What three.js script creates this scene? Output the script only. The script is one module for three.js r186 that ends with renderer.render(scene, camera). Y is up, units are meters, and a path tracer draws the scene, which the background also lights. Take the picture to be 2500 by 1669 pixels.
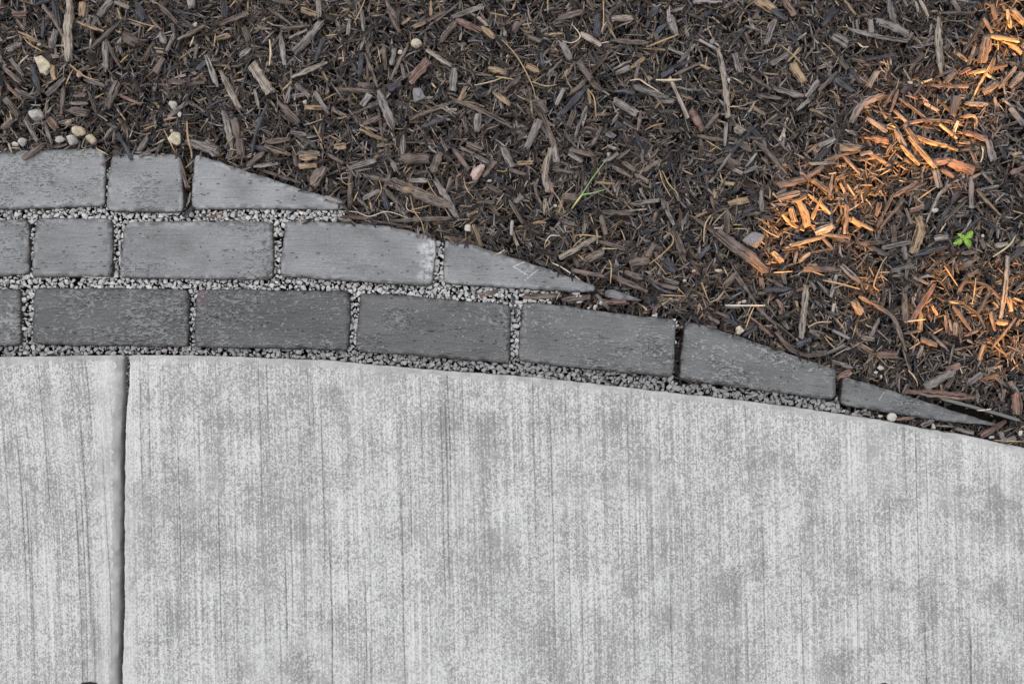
import * as THREE from 'three';
import { ConvexGeometry } from 'three/addons/geometries/ConvexGeometry.js';
import { ImprovedNoise } from 'three/addons/math/ImprovedNoise.js';

// ---------------------------------------------------------------- camera, sky, sun, exposure
const scene = new THREE.Scene();
const HIGH = 1.45, WIDE = 1.55, S = WIDE / 2500;                 // the camera hangs 1.45 m over the brick tops; 2500 units of trace are 1.55 m
const camera = new THREE.PerspectiveCamera(2 * Math.atan((WIDE * 1669 / 2500) / 2 / HIGH) * 180 / Math.PI, 1024 / 683, 0.05, 200);
camera.position.set(0, HIGH, 0); camera.up.set(0, 0, -1); camera.lookAt(0, 0, 0);
scene.add(camera);

const OPEN = new THREE.Vector3(-0.36, 1, -0.42).normalize();
const SUN = new THREE.Vector3(-0.16, Math.tan(24 * Math.PI / 180), 1).normalize();
{
  const W = 256, H = 128, d = new Float32Array(W * H * 4), v = new THREE.Vector3();
  for (let r = 0; r < H; r++) for (let c = 0; c < W; c++) {
    const up = ((r + 0.5) / H - 0.5) * Math.PI, az = ((c + 0.5) / W - 0.5) * 2 * Math.PI;
    v.set(Math.cos(az) * Math.cos(up), Math.sin(up), Math.sin(az) * Math.cos(up));
    const y = Math.max(0, v.y), toSun = Math.max(0, v.dot(SUN)), low = Math.pow(1 - y, 3), up2 = Math.max(0, v.dot(OPEN));
    const warm = Math.pow(toSun, 6) * low;
    const k = 0.108 + 0.42 * up2 * up2;                            // the open part of the sky is overhead, away from the low sun
    d.set([k * (1.0 + 0.3 * warm), k * (1.0 + 0.15 * warm), k * (1.03 - 0.05 * warm), 1], (r * W + c) * 4);
  }
  const t = new THREE.DataTexture(d, W, H, THREE.RGBAFormat, THREE.FloatType);
  t.mapping = THREE.EquirectangularReflectionMapping; t.magFilter = THREE.LinearFilter; t.needsUpdate = true;
  scene.background = t; scene.environment = t;
}
const sun = new THREE.DirectionalLight(new THREE.Color().setRGB(1, 0.44, 0.10), 5);
sun.position.copy(SUN).multiplyScalar(6); sun.castShadow = true; sun.shadow.radius = 1.6; sun.shadow.mapSize.set(4096, 4096);
Object.assign(sun.shadow.camera, { left: -3, right: 3, top: 3, bottom: -3, near: 0.1, far: 14 });
scene.add(sun, sun.target);

const renderer = new THREE.WebGLRenderer({ antialias: true });
renderer.setSize(1024, 683); renderer.shadowMap.enabled = true;
renderer.toneMapping = THREE.LinearToneMapping; renderer.toneMappingExposure = 4.0;

// ---------------------------------------------------------------- helpers
function rng(seed) { let a = seed >>> 0; return () => { a = (a + 0x6D2B79F5) | 0; let t = Math.imul(a ^ (a >>> 15), 1 | a); t = (t + Math.imul(t ^ (t >>> 7), 61 | t)) ^ t; return ((t ^ (t >>> 14)) >>> 0) / 4294967296; }; }
const R = rng(20240611), rr = (a, b, f = R) => a + (b - a) * f();
const clamp = (x, a = 0, b = 1) => Math.min(b, Math.max(a, x)), mix = (a, b, t) => a + (b - a) * t;
const smooth = (a, b, x) => { const t = clamp((x - a) / (b - a)); return t * t * (3 - 2 * t); };
const LAT = new Float32Array(65536); { const f = rng(77); for (let i = 0; i < 65536; i++) LAT[i] = f(); }
function vn(x, y, s = 0) {                                        // value noise, 0..1
  const ix = Math.floor(x), iy = Math.floor(y); let u = x - ix, w = y - iy; u = u * u * (3 - 2 * u); w = w * w * (3 - 2 * w);
  const h = (a, b) => LAT[(Math.imul(a + s * 131, 73856093) ^ Math.imul(b - s * 57, 19349663)) >>> 7 & 65535];
  const p = h(ix, iy), q = h(ix + 1, iy), r = h(ix, iy + 1), t = h(ix + 1, iy + 1);
  return p + (q - p) * u + (r - p) * w + (p - q - r + t) * u * w;
}
const fbm = (x, y, s = 0, n = 4) => { let a = 0, k = 0.5, t = 0; for (let i = 0; i < n; i++) { a += k * vn(x, y, s + i * 7); t += k; k *= 0.5; x *= 2.03; y *= 2.03; } return a / t; };
const perlin = new ImprovedNoise();

const X = (px) => (px - 1250) * S, Z = (py) => (py - 834.5) * S;
const at = (px, py, h = 0) => new THREE.Vector3(X(px) * (HIGH - h) / HIGH, h, Z(py) * (HIGH - h) / HIGH);
const inside = (x, z, poly) => { let c = false; for (let i = 0, j = poly.length - 1; i < poly.length; j = i++) { const [a, b] = poly[i], [e, f] = poly[j]; if ((b > z) !== (f > z) && x < (e - a) * (z - b) / (f - b) + a) c = !c; } return c; };
const segDist = (x, z, a, b) => { const dx = b[0] - a[0], dz = b[1] - a[1], t = clamp(((x - a[0]) * dx + (z - a[1]) * dz) / (dx * dx + dz * dz || 1)); return Math.hypot(x - a[0] - t * dx, z - a[1] - t * dz); };
const edgeDist = (x, z, poly) => { let m = 1e9; for (let i = 0; i < poly.length; i++) m = Math.min(m, segDist(x, z, poly[i], poly[(i + 1) % poly.length])); return m; };
const poly = (text) => text.trim().split(/\s+/).map((p) => { const [a, b] = p.split(',').map(Number); return [X(a), Z(b)]; });

const used = new Map();
function numbered(name) { const n = used.get(name) ?? 0; used.set(name, n + 1); return n ? name + '_' + String(n).padStart(3, '0') : name; }
function tag(o, label, category, group, kind) { o.userData.label = label; if (category) o.userData.category = category; if (group) o.userData.group = group; if (kind) o.userData.kind = kind; return o; }
function shade(o) { o.traverse((c) => { if (c.isMesh) { c.castShadow = true; c.receiveShadow = true; } }); return o; }
function tex(w, h, fill, color) {                                 // fill(i, j) returns [r, g, b] or a number, 0..1 as displayed
  const d = new Uint8Array(w * h * 4);
  for (let j = 0; j < h; j++) for (let i = 0; i < w; i++) {
    const v = fill(i, j), o = (j * w + i) * 4;
    if (typeof v === 'number') d[o] = d[o + 1] = d[o + 2] = clamp(v) * 255; else { d[o] = clamp(v[0]) * 255; d[o + 1] = clamp(v[1]) * 255; d[o + 2] = clamp(v[2]) * 255; }
    d[o + 3] = 255;
  }
  const t = new THREE.DataTexture(d, w, h, THREE.RGBAFormat, THREE.UnsignedByteType);
  t.magFilter = THREE.LinearFilter; t.minFilter = THREE.LinearMipmapLinearFilter; t.generateMipmaps = true; t.wrapS = t.wrapT = THREE.MirroredRepeatWrapping;
  if (color) t.colorSpace = THREE.SRGBColorSpace; t.needsUpdate = true; return t;
}
const enc = (x) => x <= 0.0031308 ? 12.92 * x : 1.055 * Math.pow(Math.max(x, 0), 1 / 2.4) - 0.055;

// a thick plate with a worn, rounded rim: outline [x, z] in metres, rim(i) = [inset, drop]
function plate(outline, { step = 0.0035, wobble = 0.0006, rough = 0.5, rim, thick = 0.06, top = 0, seed = 1, round = 2, box, sideTint }) {
  let p = outline.map((a) => a.slice());
  for (let k = 0; k < round; k++) { const q = []; p.forEach((a, i) => { const b = p[(i + 1) % p.length], l = Math.hypot(b[0] - a[0], b[1] - a[1]), c = Math.min(0.25, 0.006 / (l || 1)); q.push([mix(a[0], b[0], c), mix(a[1], b[1], c)], [mix(a[0], b[0], 1 - c), mix(a[1], b[1], 1 - c)]); }); p = q; }
  const r = []; p.forEach((a, i) => { const b = p[(i + 1) % p.length], n = Math.max(1, Math.round(Math.hypot(b[0] - a[0], b[1] - a[1]) / step)); for (let k = 0; k < n; k++) r.push([mix(a[0], b[0], k / n), mix(a[1], b[1], k / n)]); });
  const n = r.length; let area = 0; r.forEach((a, i) => { const b = r[(i + 1) % n]; area += a[0] * b[1] - b[0] * a[1]; });
  const sgn = area > 0 ? 1 : -1;
  const nor = r.map((_, i) => { const a = r[(i + n - 1) % n], b = r[(i + 1) % n], l = Math.hypot(b[0] - a[0], b[1] - a[1]) || 1; return [-(b[1] - a[1]) / l * sgn, (b[0] - a[0]) / l * sgn]; });   // points inwards
  const soft = nor.map((_, i) => { let x = 0, z = 0; for (let k = -6; k <= 6; k++) { const w = 7 - Math.abs(k), q = nor[(i + k + n) % n]; x += q[0] * w; z += q[1] * w; } const l = Math.hypot(x, z) || 1, m = Math.min(1, l / 49 * 1.15); return [x / l * m, z / l * m]; });
  const room = r.map((a, i) => { let m = 1; for (let k = 0; k < n; k++) { if (Math.min(Math.abs(k - i), n - Math.abs(k - i)) < 4) continue; const b = r[k], c = r[(k + 1) % n], dx = c[0] - b[0], dz = c[1] - b[1], den = nor[i][0] * dz - nor[i][1] * dx; if (Math.abs(den) < 1e-12) continue; const ex = b[0] - a[0], ez = b[1] - a[1], t = (ex * dz - ez * dx) / den, u = (ex * nor[i][1] - ez * nor[i][0]) / den; if (t > 1e-5 && u >= 0 && u <= 1) m = Math.min(m, t); } return m; });
  const limit = room.map((_, i) => { let m = 1; for (let k = -5; k <= 5; k++) m = Math.min(m, room[(i + k + n) % n]); return m * 0.3; });
  const base = r.map((a, i) => { const w = wobble * ((vn(a[0] * 90, a[1] * 90, seed) - 0.5) * 1.6 + (vn(a[0] * 330, a[1] * 330, seed + 3) - 0.5) * 1.0); return [a[0] + nor[i][0] * w, a[1] + nor[i][1] * w]; });
  const prof = [[0, 1, thick], [0, 1, 0.02], [0, 1, 0], [0.06, 0.55, 0], [0.2, 0.3, 0], [0.42, 0.12, 0], [0.7, 0.03, 0], [1, 0, 0]];
  const even = (v) => v.map((_, i) => { let t = 0, m = 0; for (let k = -5; k <= 5; k++) { const w = 6 - Math.abs(k); t += v[(i + k + n) % n] * w; m += w; } return t / m; });
  const rims = r.map((a, i) => rim(a[0], a[1], i)), fs = base.map((q) => 1 + rough * ((vn(q[0] * 140, q[1] * 140, seed + 9) - 0.5) * 1.6 + (vn(q[0] * 45, q[1] * 45, seed + 13) - 0.5) * 1.2));
  const insets = even(rims.map((v, i) => Math.min(v[0] * fs[i], limit[i]))), drops = even(rims.map((v) => v[1]));
  const pos = [], uv = [], col = [], idx = [];
  prof.forEach(([a, b, down]) => base.forEach((q, i) => {
    const drop = drops[i], f = fs[i];
    const ins = insets[i], x = q[0] + soft[i][0] * a * ins, z = q[1] + soft[i][1] * a * ins, y = top - b * drop * clamp(f, 0.4, 1.6) - down;
    pos.push(x, y, z); uv.push((x - box[0]) / box[2], (z - box[1]) / box[3]);
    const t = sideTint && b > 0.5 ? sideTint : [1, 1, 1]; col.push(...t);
  }));
  for (let k = 0; k < prof.length - 1; k++) for (let i = 0; i < n; i++) { const a = k * n + i, b = k * n + (i + 1) % n; idx.push(a, b, a + n, b, b + n, a + n); }
  const last = (prof.length - 1) * n;
  for (let turn = 0; turn < 60; turn++) {                         // open any fold that the inner rim made at a corner
    let cx = 0, cz = 0, bad = 0; for (let i = 0; i < n; i++) { cx += pos[(last + i) * 3] / n; cz += pos[(last + i) * 3 + 2] / n; }
    for (let i = 0; i < n; i++) { const A = (last + i) * 3, B = (last + (i + 1) % n) * 3, cr = (pos[A] - cx) * (pos[B + 2] - cz) - (pos[A + 2] - cz) * (pos[B] - cx), l = Math.hypot(pos[A] - cx, pos[A + 2] - cz);
      if (cr * sgn < l * 0.00025) { bad++; for (let k = -3; k <= 4; k++) { const j = (i + k + n) % n, P = (last + j) * 3, Q = (last + (j + n - 1) % n) * 3, W = (last + (j + 1) % n) * 3; pos[P] = (pos[Q] + 2 * pos[P] + pos[W]) / 4; pos[P + 2] = (pos[Q + 2] + 2 * pos[P + 2] + pos[W + 2]) / 4; const u = (last + j) * 2; uv[u] = (pos[P] - box[0]) / box[2]; uv[u + 1] = (pos[P + 2] - box[1]) / box[3]; } } }
    if (!bad) break;
  }
  let mx = 0, mz = 0; for (let i = 0; i < n; i++) { mx += pos[(last + i) * 3] / n; mz += pos[(last + i) * 3 + 2] / n; }
  const caps = [0.8, 0.55, 0.28, 0.05];
  for (const c of caps) for (let i = 0; i < n; i++) { const x = mix(mx, pos[(last + i) * 3], c), z = mix(mz, pos[(last + i) * 3 + 2], c); pos.push(x, top, z); uv.push((x - box[0]) / box[2], (z - box[1]) / box[3]); col.push(1, 1, 1); }
  pos.push(mx, top, mz); uv.push((mx - box[0]) / box[2], (mz - box[1]) / box[3]); col.push(1, 1, 1);
  const N = prof.length + caps.length; for (let k = prof.length - 1; k < N - 1; k++) for (let i = 0; i < n; i++) { const a = k * n + i, b = k * n + (i + 1) % n; idx.push(a, b, a + n, b, b + n, a + n); }
  for (let i = 0; i < n; i++) idx.push((N - 1) * n + i, (N - 1) * n + (i + 1) % n, N * n);
  if (sgn > 0) for (let i = 0; i < idx.length; i += 3) { const t = idx[i]; idx[i] = idx[i + 1]; idx[i + 1] = t; }
  const g = new THREE.BufferGeometry();
  g.setAttribute('position', new THREE.Float32BufferAttribute(pos, 3)); g.setAttribute('uv', new THREE.Float32BufferAttribute(uv, 2)); g.setAttribute('color', new THREE.Float32BufferAttribute(col, 3));
  g.setIndex(idx); g.computeVertexNormals(); for (let i = last; i < pos.length / 3; i++) g.attributes.normal.setXYZ(i, 0, 1, 0); return g;
}

// ---------------------------------------------------------------- outlines read off the place (trace units)
const EDGE = '-1000,1010 -600,930 -300,885 0,871 150,868 300,865 480,867 600,871 800,879 950,893 1100,906 1250,916 1400,931 1500,942 1640,958 1750,970 1850,982 1950,995 2060,1011 2160,1026 2260,1046 2360,1062 2460,1084 2500,1093 2800,1175 3300,1330';
const edge = poly(EDGE);
const edgeZ = (x) => { for (let i = 1; i < edge.length; i++) if (x < edge[i][0]) { const a = edge[i - 1], b = edge[i]; return mix(a[1], b[1], (x - a[0]) / (b[0] - a[0])); } return edge[edge.length - 1][1]; };
const BRICKS = [
  ['-130,378 0,369 90,364 225,361 250,366 256,385 255,494 246,503 120,508 0,511 -130,514', 0.285, 1, 'mid grey brick with mulch lapping its top edge, first of the top row'],
  ['270,377 300,375 425,375 440,382 446,400 447,505 443,516 430,518 275,517 260,512 258,500 264,420', 0.275, 1, 'short half brick with a pitted face in the top row'],
  ['474,375 490,378 560,403 600,417 700,449 800,482 838,496 843,504 835,511 760,511 600,509 480,512 466,507 463,495 467,430', 0.285, 1, 'grey brick sawn to a wedge at the end of the top row'],
  ['-150,540 0,536 55,534 66,541 69,560 70,600 71,655 66,668 45,670 0,676 -150,680', 0.22, 2, 'rough ended brick cut off by the picture edge in the middle row'],
  ['85,532 265,533 273,545 274,600 272,660 268,675 255,676 90,675 77,672 75,660 80,600', 0.225, 2, 'short half brick with a dark worn end in the middle row'],
  ['310,541 460,540 600,539 655,540 665,548 667,600 666,672 661,681 640,683 480,682 300,679 291,673 290,660 298,560', 0.235, 2, 'whole brick with shallow pits in the middle row'],
  ['700,537 800,540 907,546 960,553 1035,571 1060,580 1065,590 1060,650 1055,695 1045,699 920,691 760,681 690,675 682,668 684,640 694,560', 0.24, 2, 'brick with white lime bloom on its end in the middle row'],
  ['1090,586 1115,588 1139,593 1279,638 1418,683 1450,695 1454,705 1449,714 1400,713 1250,703 1150,698 1090,693 1081,688 1082,640 1086,592', 0.25, 2, 'wedge of sawn brick with white scratched chalk lines'],
  ['1476,711 1486,704 1530,717 1566,731 1562,735 1528,733 1484,730 1475,722', 0.17, 2, 'tiny pointed sliver of brick half buried in mulch'],
  ['-150,712 0,706 40,705 48,712 49,760 49,835 44,843 0,845 -150,850', 0.135, 3, 'dark brick cut off by the picture edge beside the slab'],
  ['85,702 250,703 450,705 459,712 460,780 459,838 452,848 420,848 240,845 85,841 75,835 76,780 80,710', 0.095, 3, 'dark brick with heavy pale flaking in the row next to the slab'],
  ['485,706 600,706 840,710 853,716 855,780 851,845 845,855 820,855 650,851 480,849 473,842 473,780 478,712', 0.09, 3, 'darkest flaked brick with a faint purple corner in the row next to the slab'],
  ['884,714 1000,721 1120,733 1235,741 1246,748 1247,800 1245,880 1240,888 1225,887 1100,876 980,866 880,860 867,853 868,820 874,770 878,720', 0.11, 3, 'dark brick with pale flakes along its upper corner'],
  ['1285,735 1400,748 1520,765 1640,777 1652,787 1651,830 1648,905 1642,920 1625,920 1500,909 1380,895 1275,883 1264,876 1267,820 1275,745', 0.135, 3, 'smooth dark whole brick, the last uncut one of the row next to the slab'],
  ['1676,785 1700,787 1780,813 1869,843 1960,874 2040,900 2045,908 2043,965 2035,976 2015,975 1961,968 1870,955 1783,943 1675,930 1659,925 1659,905 1668,830 1672,790', 0.14, 3, 'large brick sawn aslant with bluish sheen on its cut side'],
  ['2066,920 2085,925 2170,951 2256,978 2350,1009 2428,1032 2432,1036 2426,1039 2340,1033 2256,1023 2150,1005 2065,991 2055,984 2055,960 2058,928', 0.15, 3, 'long pointed end brick tapering along the slab'],
].map(([t, tone, row, label]) => ({ out: poly(t), tone, row, label }));
const BX = BRICKS.map((b) => { const x = b.out.map((p) => p[0]), z = b.out.map((p) => p[1]); return [Math.min(...x), Math.min(...z), Math.max(...x), Math.max(...z)]; });
function brickAt(x, z, pad = 0) { for (let i = 0; i < BX.length; i++) { const b = BX[i]; if (x > b[0] - pad && x < b[2] + pad && z > b[1] - pad && z < b[3] + pad) { if (inside(x, z, BRICKS[i].out) || (pad && edgeDist(x, z, BRICKS[i].out) < pad)) return i; } } return -1; }
const GRAVEL = poly('-1000,640 -500,530 -200,495 255,495 255,400 272,400 270,505 440,510 660,500 800,502 838,512 826,532 700,540 690,600 1052,600 1062,578 1088,592 1090,690 1250,697 1400,706 1474,738 1500,768 1640,776 1646,905 1660,930 2045,970 2062,985 2110,1006 2170,1024 2170,1060 1850,1010 1250,940 800,900 0,890 -1000,1030');
function zone(x, z) {                                             // 0 mulch, 1 gravel: the border between them is ragged
  const wx = x + (vn(x * 70, z * 70, 5) - 0.5) * 0.03, wz = z + (vn(x * 70, z * 70, 6) - 0.5) * 0.016;
  if (!inside(wx, wz, GRAVEL)) return 0;
  const mixX = smooth(X(1280), X(1420), x) * (z < Z(780) ? 1 : 0) * 0.75, mixEnd = smooth(X(2000), X(2170), x) * 0.75;
  return vn(x * 60, z * 60, 8) < Math.max(mixX, mixEnd) ? 0 : 1;
}

// ---------------------------------------------------------------- ground under everything
{
  const m = tex(512, 512, (i, j) => { const a = fbm(i / 9, j / 9, 3, 5), b = vn(i / 2.2, j / 2.2, 21); const k = 0.014 + 0.026 * a * b; return [enc(k * 1.1), enc(k * 0.92), enc(k * 0.78)]; }, true);
  m.wrapS = m.wrapT = THREE.RepeatWrapping; m.repeat.set(120, 120);
  const g = new THREE.PlaneGeometry(60, 60, 1, 1); g.rotateX(-Math.PI / 2);
  const o = new THREE.Mesh(g, new THREE.MeshStandardMaterial({ map: m, roughness: 1 })); o.name = 'ground'; o.position.y = -0.045; o.userData.kind = 'structure'; scene.add(shade(o));
}

// ---------------------------------------------------------------- pavement: broomed concrete slabs with trowelled rims
{
  const jointR = poly('311,866 315,880 315,905 313,955 308,985 305,1060 304,1100 303,1210 301,1400 303,1500 299,1560 297,1669 295,1900 290,3400').reverse();
  const jointL = poly('302,866 300,880 300,905 299,955 296,1000 295,1050 293,1090 293,1210 291,1400 290,1500 288,1600 286,1669 284,1900 279,3400');
  const right = [...edge.filter((p) => p[0] > X(330)), [X(3300), Z(3400)], ...jointR];
  const left = [[X(-1000), Z(3400)], ...edge.filter((p) => p[0] < X(290)), ...jointL];
  const nR = (x, z) => Math.min(Math.abs(z - edgeZ(x)), 1);
  const pave = new THREE.Group(); pave.name = 'pavement'; pave.userData.kind = 'structure'; scene.add(pave);
  const make = (out, box, W, H, lean, seed, jx) => {
    const f = rng(seed), lines = [];
    for (let k = 0; k < 620 * box[2]; k++) lines.push([f() * box[2] * 1.1, f() * box[3] - 0.1, (0.02 + 0.34 * f() * f()), 0.0005 + 0.0007 * f() * f(), 0.15 + 0.6 * f() * f()]);
    for (let k = 0; k < 210 * box[2]; k++) lines.push([f() * box[2] * 1.1, f() * box[3] - 0.2, 0.08 + 0.42 * f(), 0.0012 + 0.0008 * f() * f(), 0.35 + 0.6 * f()]);
    const dark = new Float32Array(W * H);
    for (const [lx, lz, len, wid, amt] of lines) {                // broom strokes: thin grooves in short runs
      const j0 = Math.max(0, Math.floor(lz / box[3] * H)), j1 = Math.min(H, Math.floor((lz + len) / box[3] * H));
      for (let j = j0; j < j1; j++) {
        const zz = j / H * box[3], xx = lx + lean(box[1] + zz) + (vn(lz * 50, zz * 14, seed) - 0.5) * 0.0022, t = (j - j0) / (j1 - j0), a = amt * Math.min(1, 5 * t, 5 * (1 - t)) * (0.5 + 0.8 * vn(zz * 300, lx * 99, seed + 1));
        const c = xx / box[2] * W, h = Math.max(0.8, wid / box[2] * W);
        for (let i = Math.max(0, Math.floor(c - h)); i <= Math.min(W - 1, Math.ceil(c + h)); i++) { const o = j * W + i; dark[o] = Math.max(dark[o], a * clamp(1 - Math.abs(i - c) / h)); }
      }
    }
    const bump = new Float32Array(W * H), val = new Float32Array(W * H);
    for (let j = 0; j < H; j++) for (let i = 0; i < W; i++) {
      const z = box[1] + (j + 0.5) / H * box[3], x = box[0] + (i + 0.5) / W * box[2], o = j * W + i, xs = x - lean(z);
      const broom = vn(xs * 760, z * 7, seed + 2) * 0.7 + vn(xs * 380, z * 6, seed + 3) * 0.3;
      const stain = fbm(x * 9, z * 8, seed + 19, 3), spot = smooth(0.60, 0.74, fbm(x * 22 + 9, z * 24, seed + 20, 4)), broad = vn(xs * 120, z * 9, seed + 4), blot = fbm(x * 27, z * 24, seed + 5, 5), calm = smooth(0.56, 0.68, fbm(x * 13 + 5, z * 10, seed + 6, 3));
      const grit = LAT[(Math.imul(i, 40503) ^ Math.imul(j, 30011) ^ seed * 977) >>> 3 & 65535] * 0.30 + vn(x * 800, z * 620, seed + 7) * 0.45 + vn(x * 430, z * 330, seed + 8) * 0.25;
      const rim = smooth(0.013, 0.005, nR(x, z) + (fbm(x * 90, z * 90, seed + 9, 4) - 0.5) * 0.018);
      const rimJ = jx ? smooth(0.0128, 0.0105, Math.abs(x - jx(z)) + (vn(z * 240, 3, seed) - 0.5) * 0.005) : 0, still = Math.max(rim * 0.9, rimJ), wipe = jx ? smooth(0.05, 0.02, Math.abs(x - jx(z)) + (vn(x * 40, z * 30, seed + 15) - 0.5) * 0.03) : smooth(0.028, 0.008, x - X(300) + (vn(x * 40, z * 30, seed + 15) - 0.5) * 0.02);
      const thr = 0.485 + 0.25 * (blot - 0.5) + 0.12 * (stain - 0.5) + 0.06 * spot + 0.24 * (broom - 0.5) + 0.05 * (broad - 0.5);
      const speck = smooth(thr + 0.10, thr - 0.10, grit);         // 1 where the dark paste shows through
      let v = mix(0.68, 0.33, speck * (1 - 0.5 * Math.max(calm * 0.4, wipe))) * (1 - 0.05 * (blot - 0.45) * 2) * (1 - 0.10 * (stain - 0.45)) * (1 - 0.07 * spot) * (1 - 0.13 * (broom - 0.5) * 2);
      v *= 1 - 0.75 * dark[o];
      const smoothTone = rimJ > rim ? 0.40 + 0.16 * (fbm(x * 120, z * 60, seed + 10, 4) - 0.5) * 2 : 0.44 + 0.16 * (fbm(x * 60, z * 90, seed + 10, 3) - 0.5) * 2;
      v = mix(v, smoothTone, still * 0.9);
      const pit = vn(x * 190, z * 190, seed + 12); if (pit > 0.985) v *= 0.55;
      val[o] = v; bump[o] = (0.5 + (grit - 0.5) * 0.5 + (broom - 0.5) * 0.55 - dark[o] * 0.6) * (1 - still * 0.8) + 0.4 * still;
    }
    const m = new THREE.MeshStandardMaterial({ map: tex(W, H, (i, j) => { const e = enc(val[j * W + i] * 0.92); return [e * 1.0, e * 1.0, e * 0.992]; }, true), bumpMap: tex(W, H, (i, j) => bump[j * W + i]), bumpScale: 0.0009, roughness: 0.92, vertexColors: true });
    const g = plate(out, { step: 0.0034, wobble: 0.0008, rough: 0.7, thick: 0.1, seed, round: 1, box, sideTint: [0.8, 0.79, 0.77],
      rim: (x, z) => (jx && Math.abs(x - jx(z)) < 0.02 && z > edgeZ(x) + 0.008) ? [0.0095, 0.009] : Math.abs(z - edgeZ(x)) < 0.004 ? [0.004, 0.0036] : [0.004, 0.004] });
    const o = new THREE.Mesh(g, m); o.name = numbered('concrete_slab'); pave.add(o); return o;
  };
  const jl = jointL, jx = (z) => { for (let i = 1; i < jl.length; i++) if (z < jl[i][1]) return mix(jl[i - 1][0], jl[i][0], clamp((z - jl[i - 1][1]) / (jl[i][1] - jl[i - 1][1]))); return jl[jl.length - 1][0]; };
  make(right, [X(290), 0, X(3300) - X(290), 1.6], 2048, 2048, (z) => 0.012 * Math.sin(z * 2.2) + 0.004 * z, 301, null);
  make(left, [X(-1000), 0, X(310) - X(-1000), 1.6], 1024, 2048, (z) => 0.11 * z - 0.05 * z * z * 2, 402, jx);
  shade(pave);
}

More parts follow.
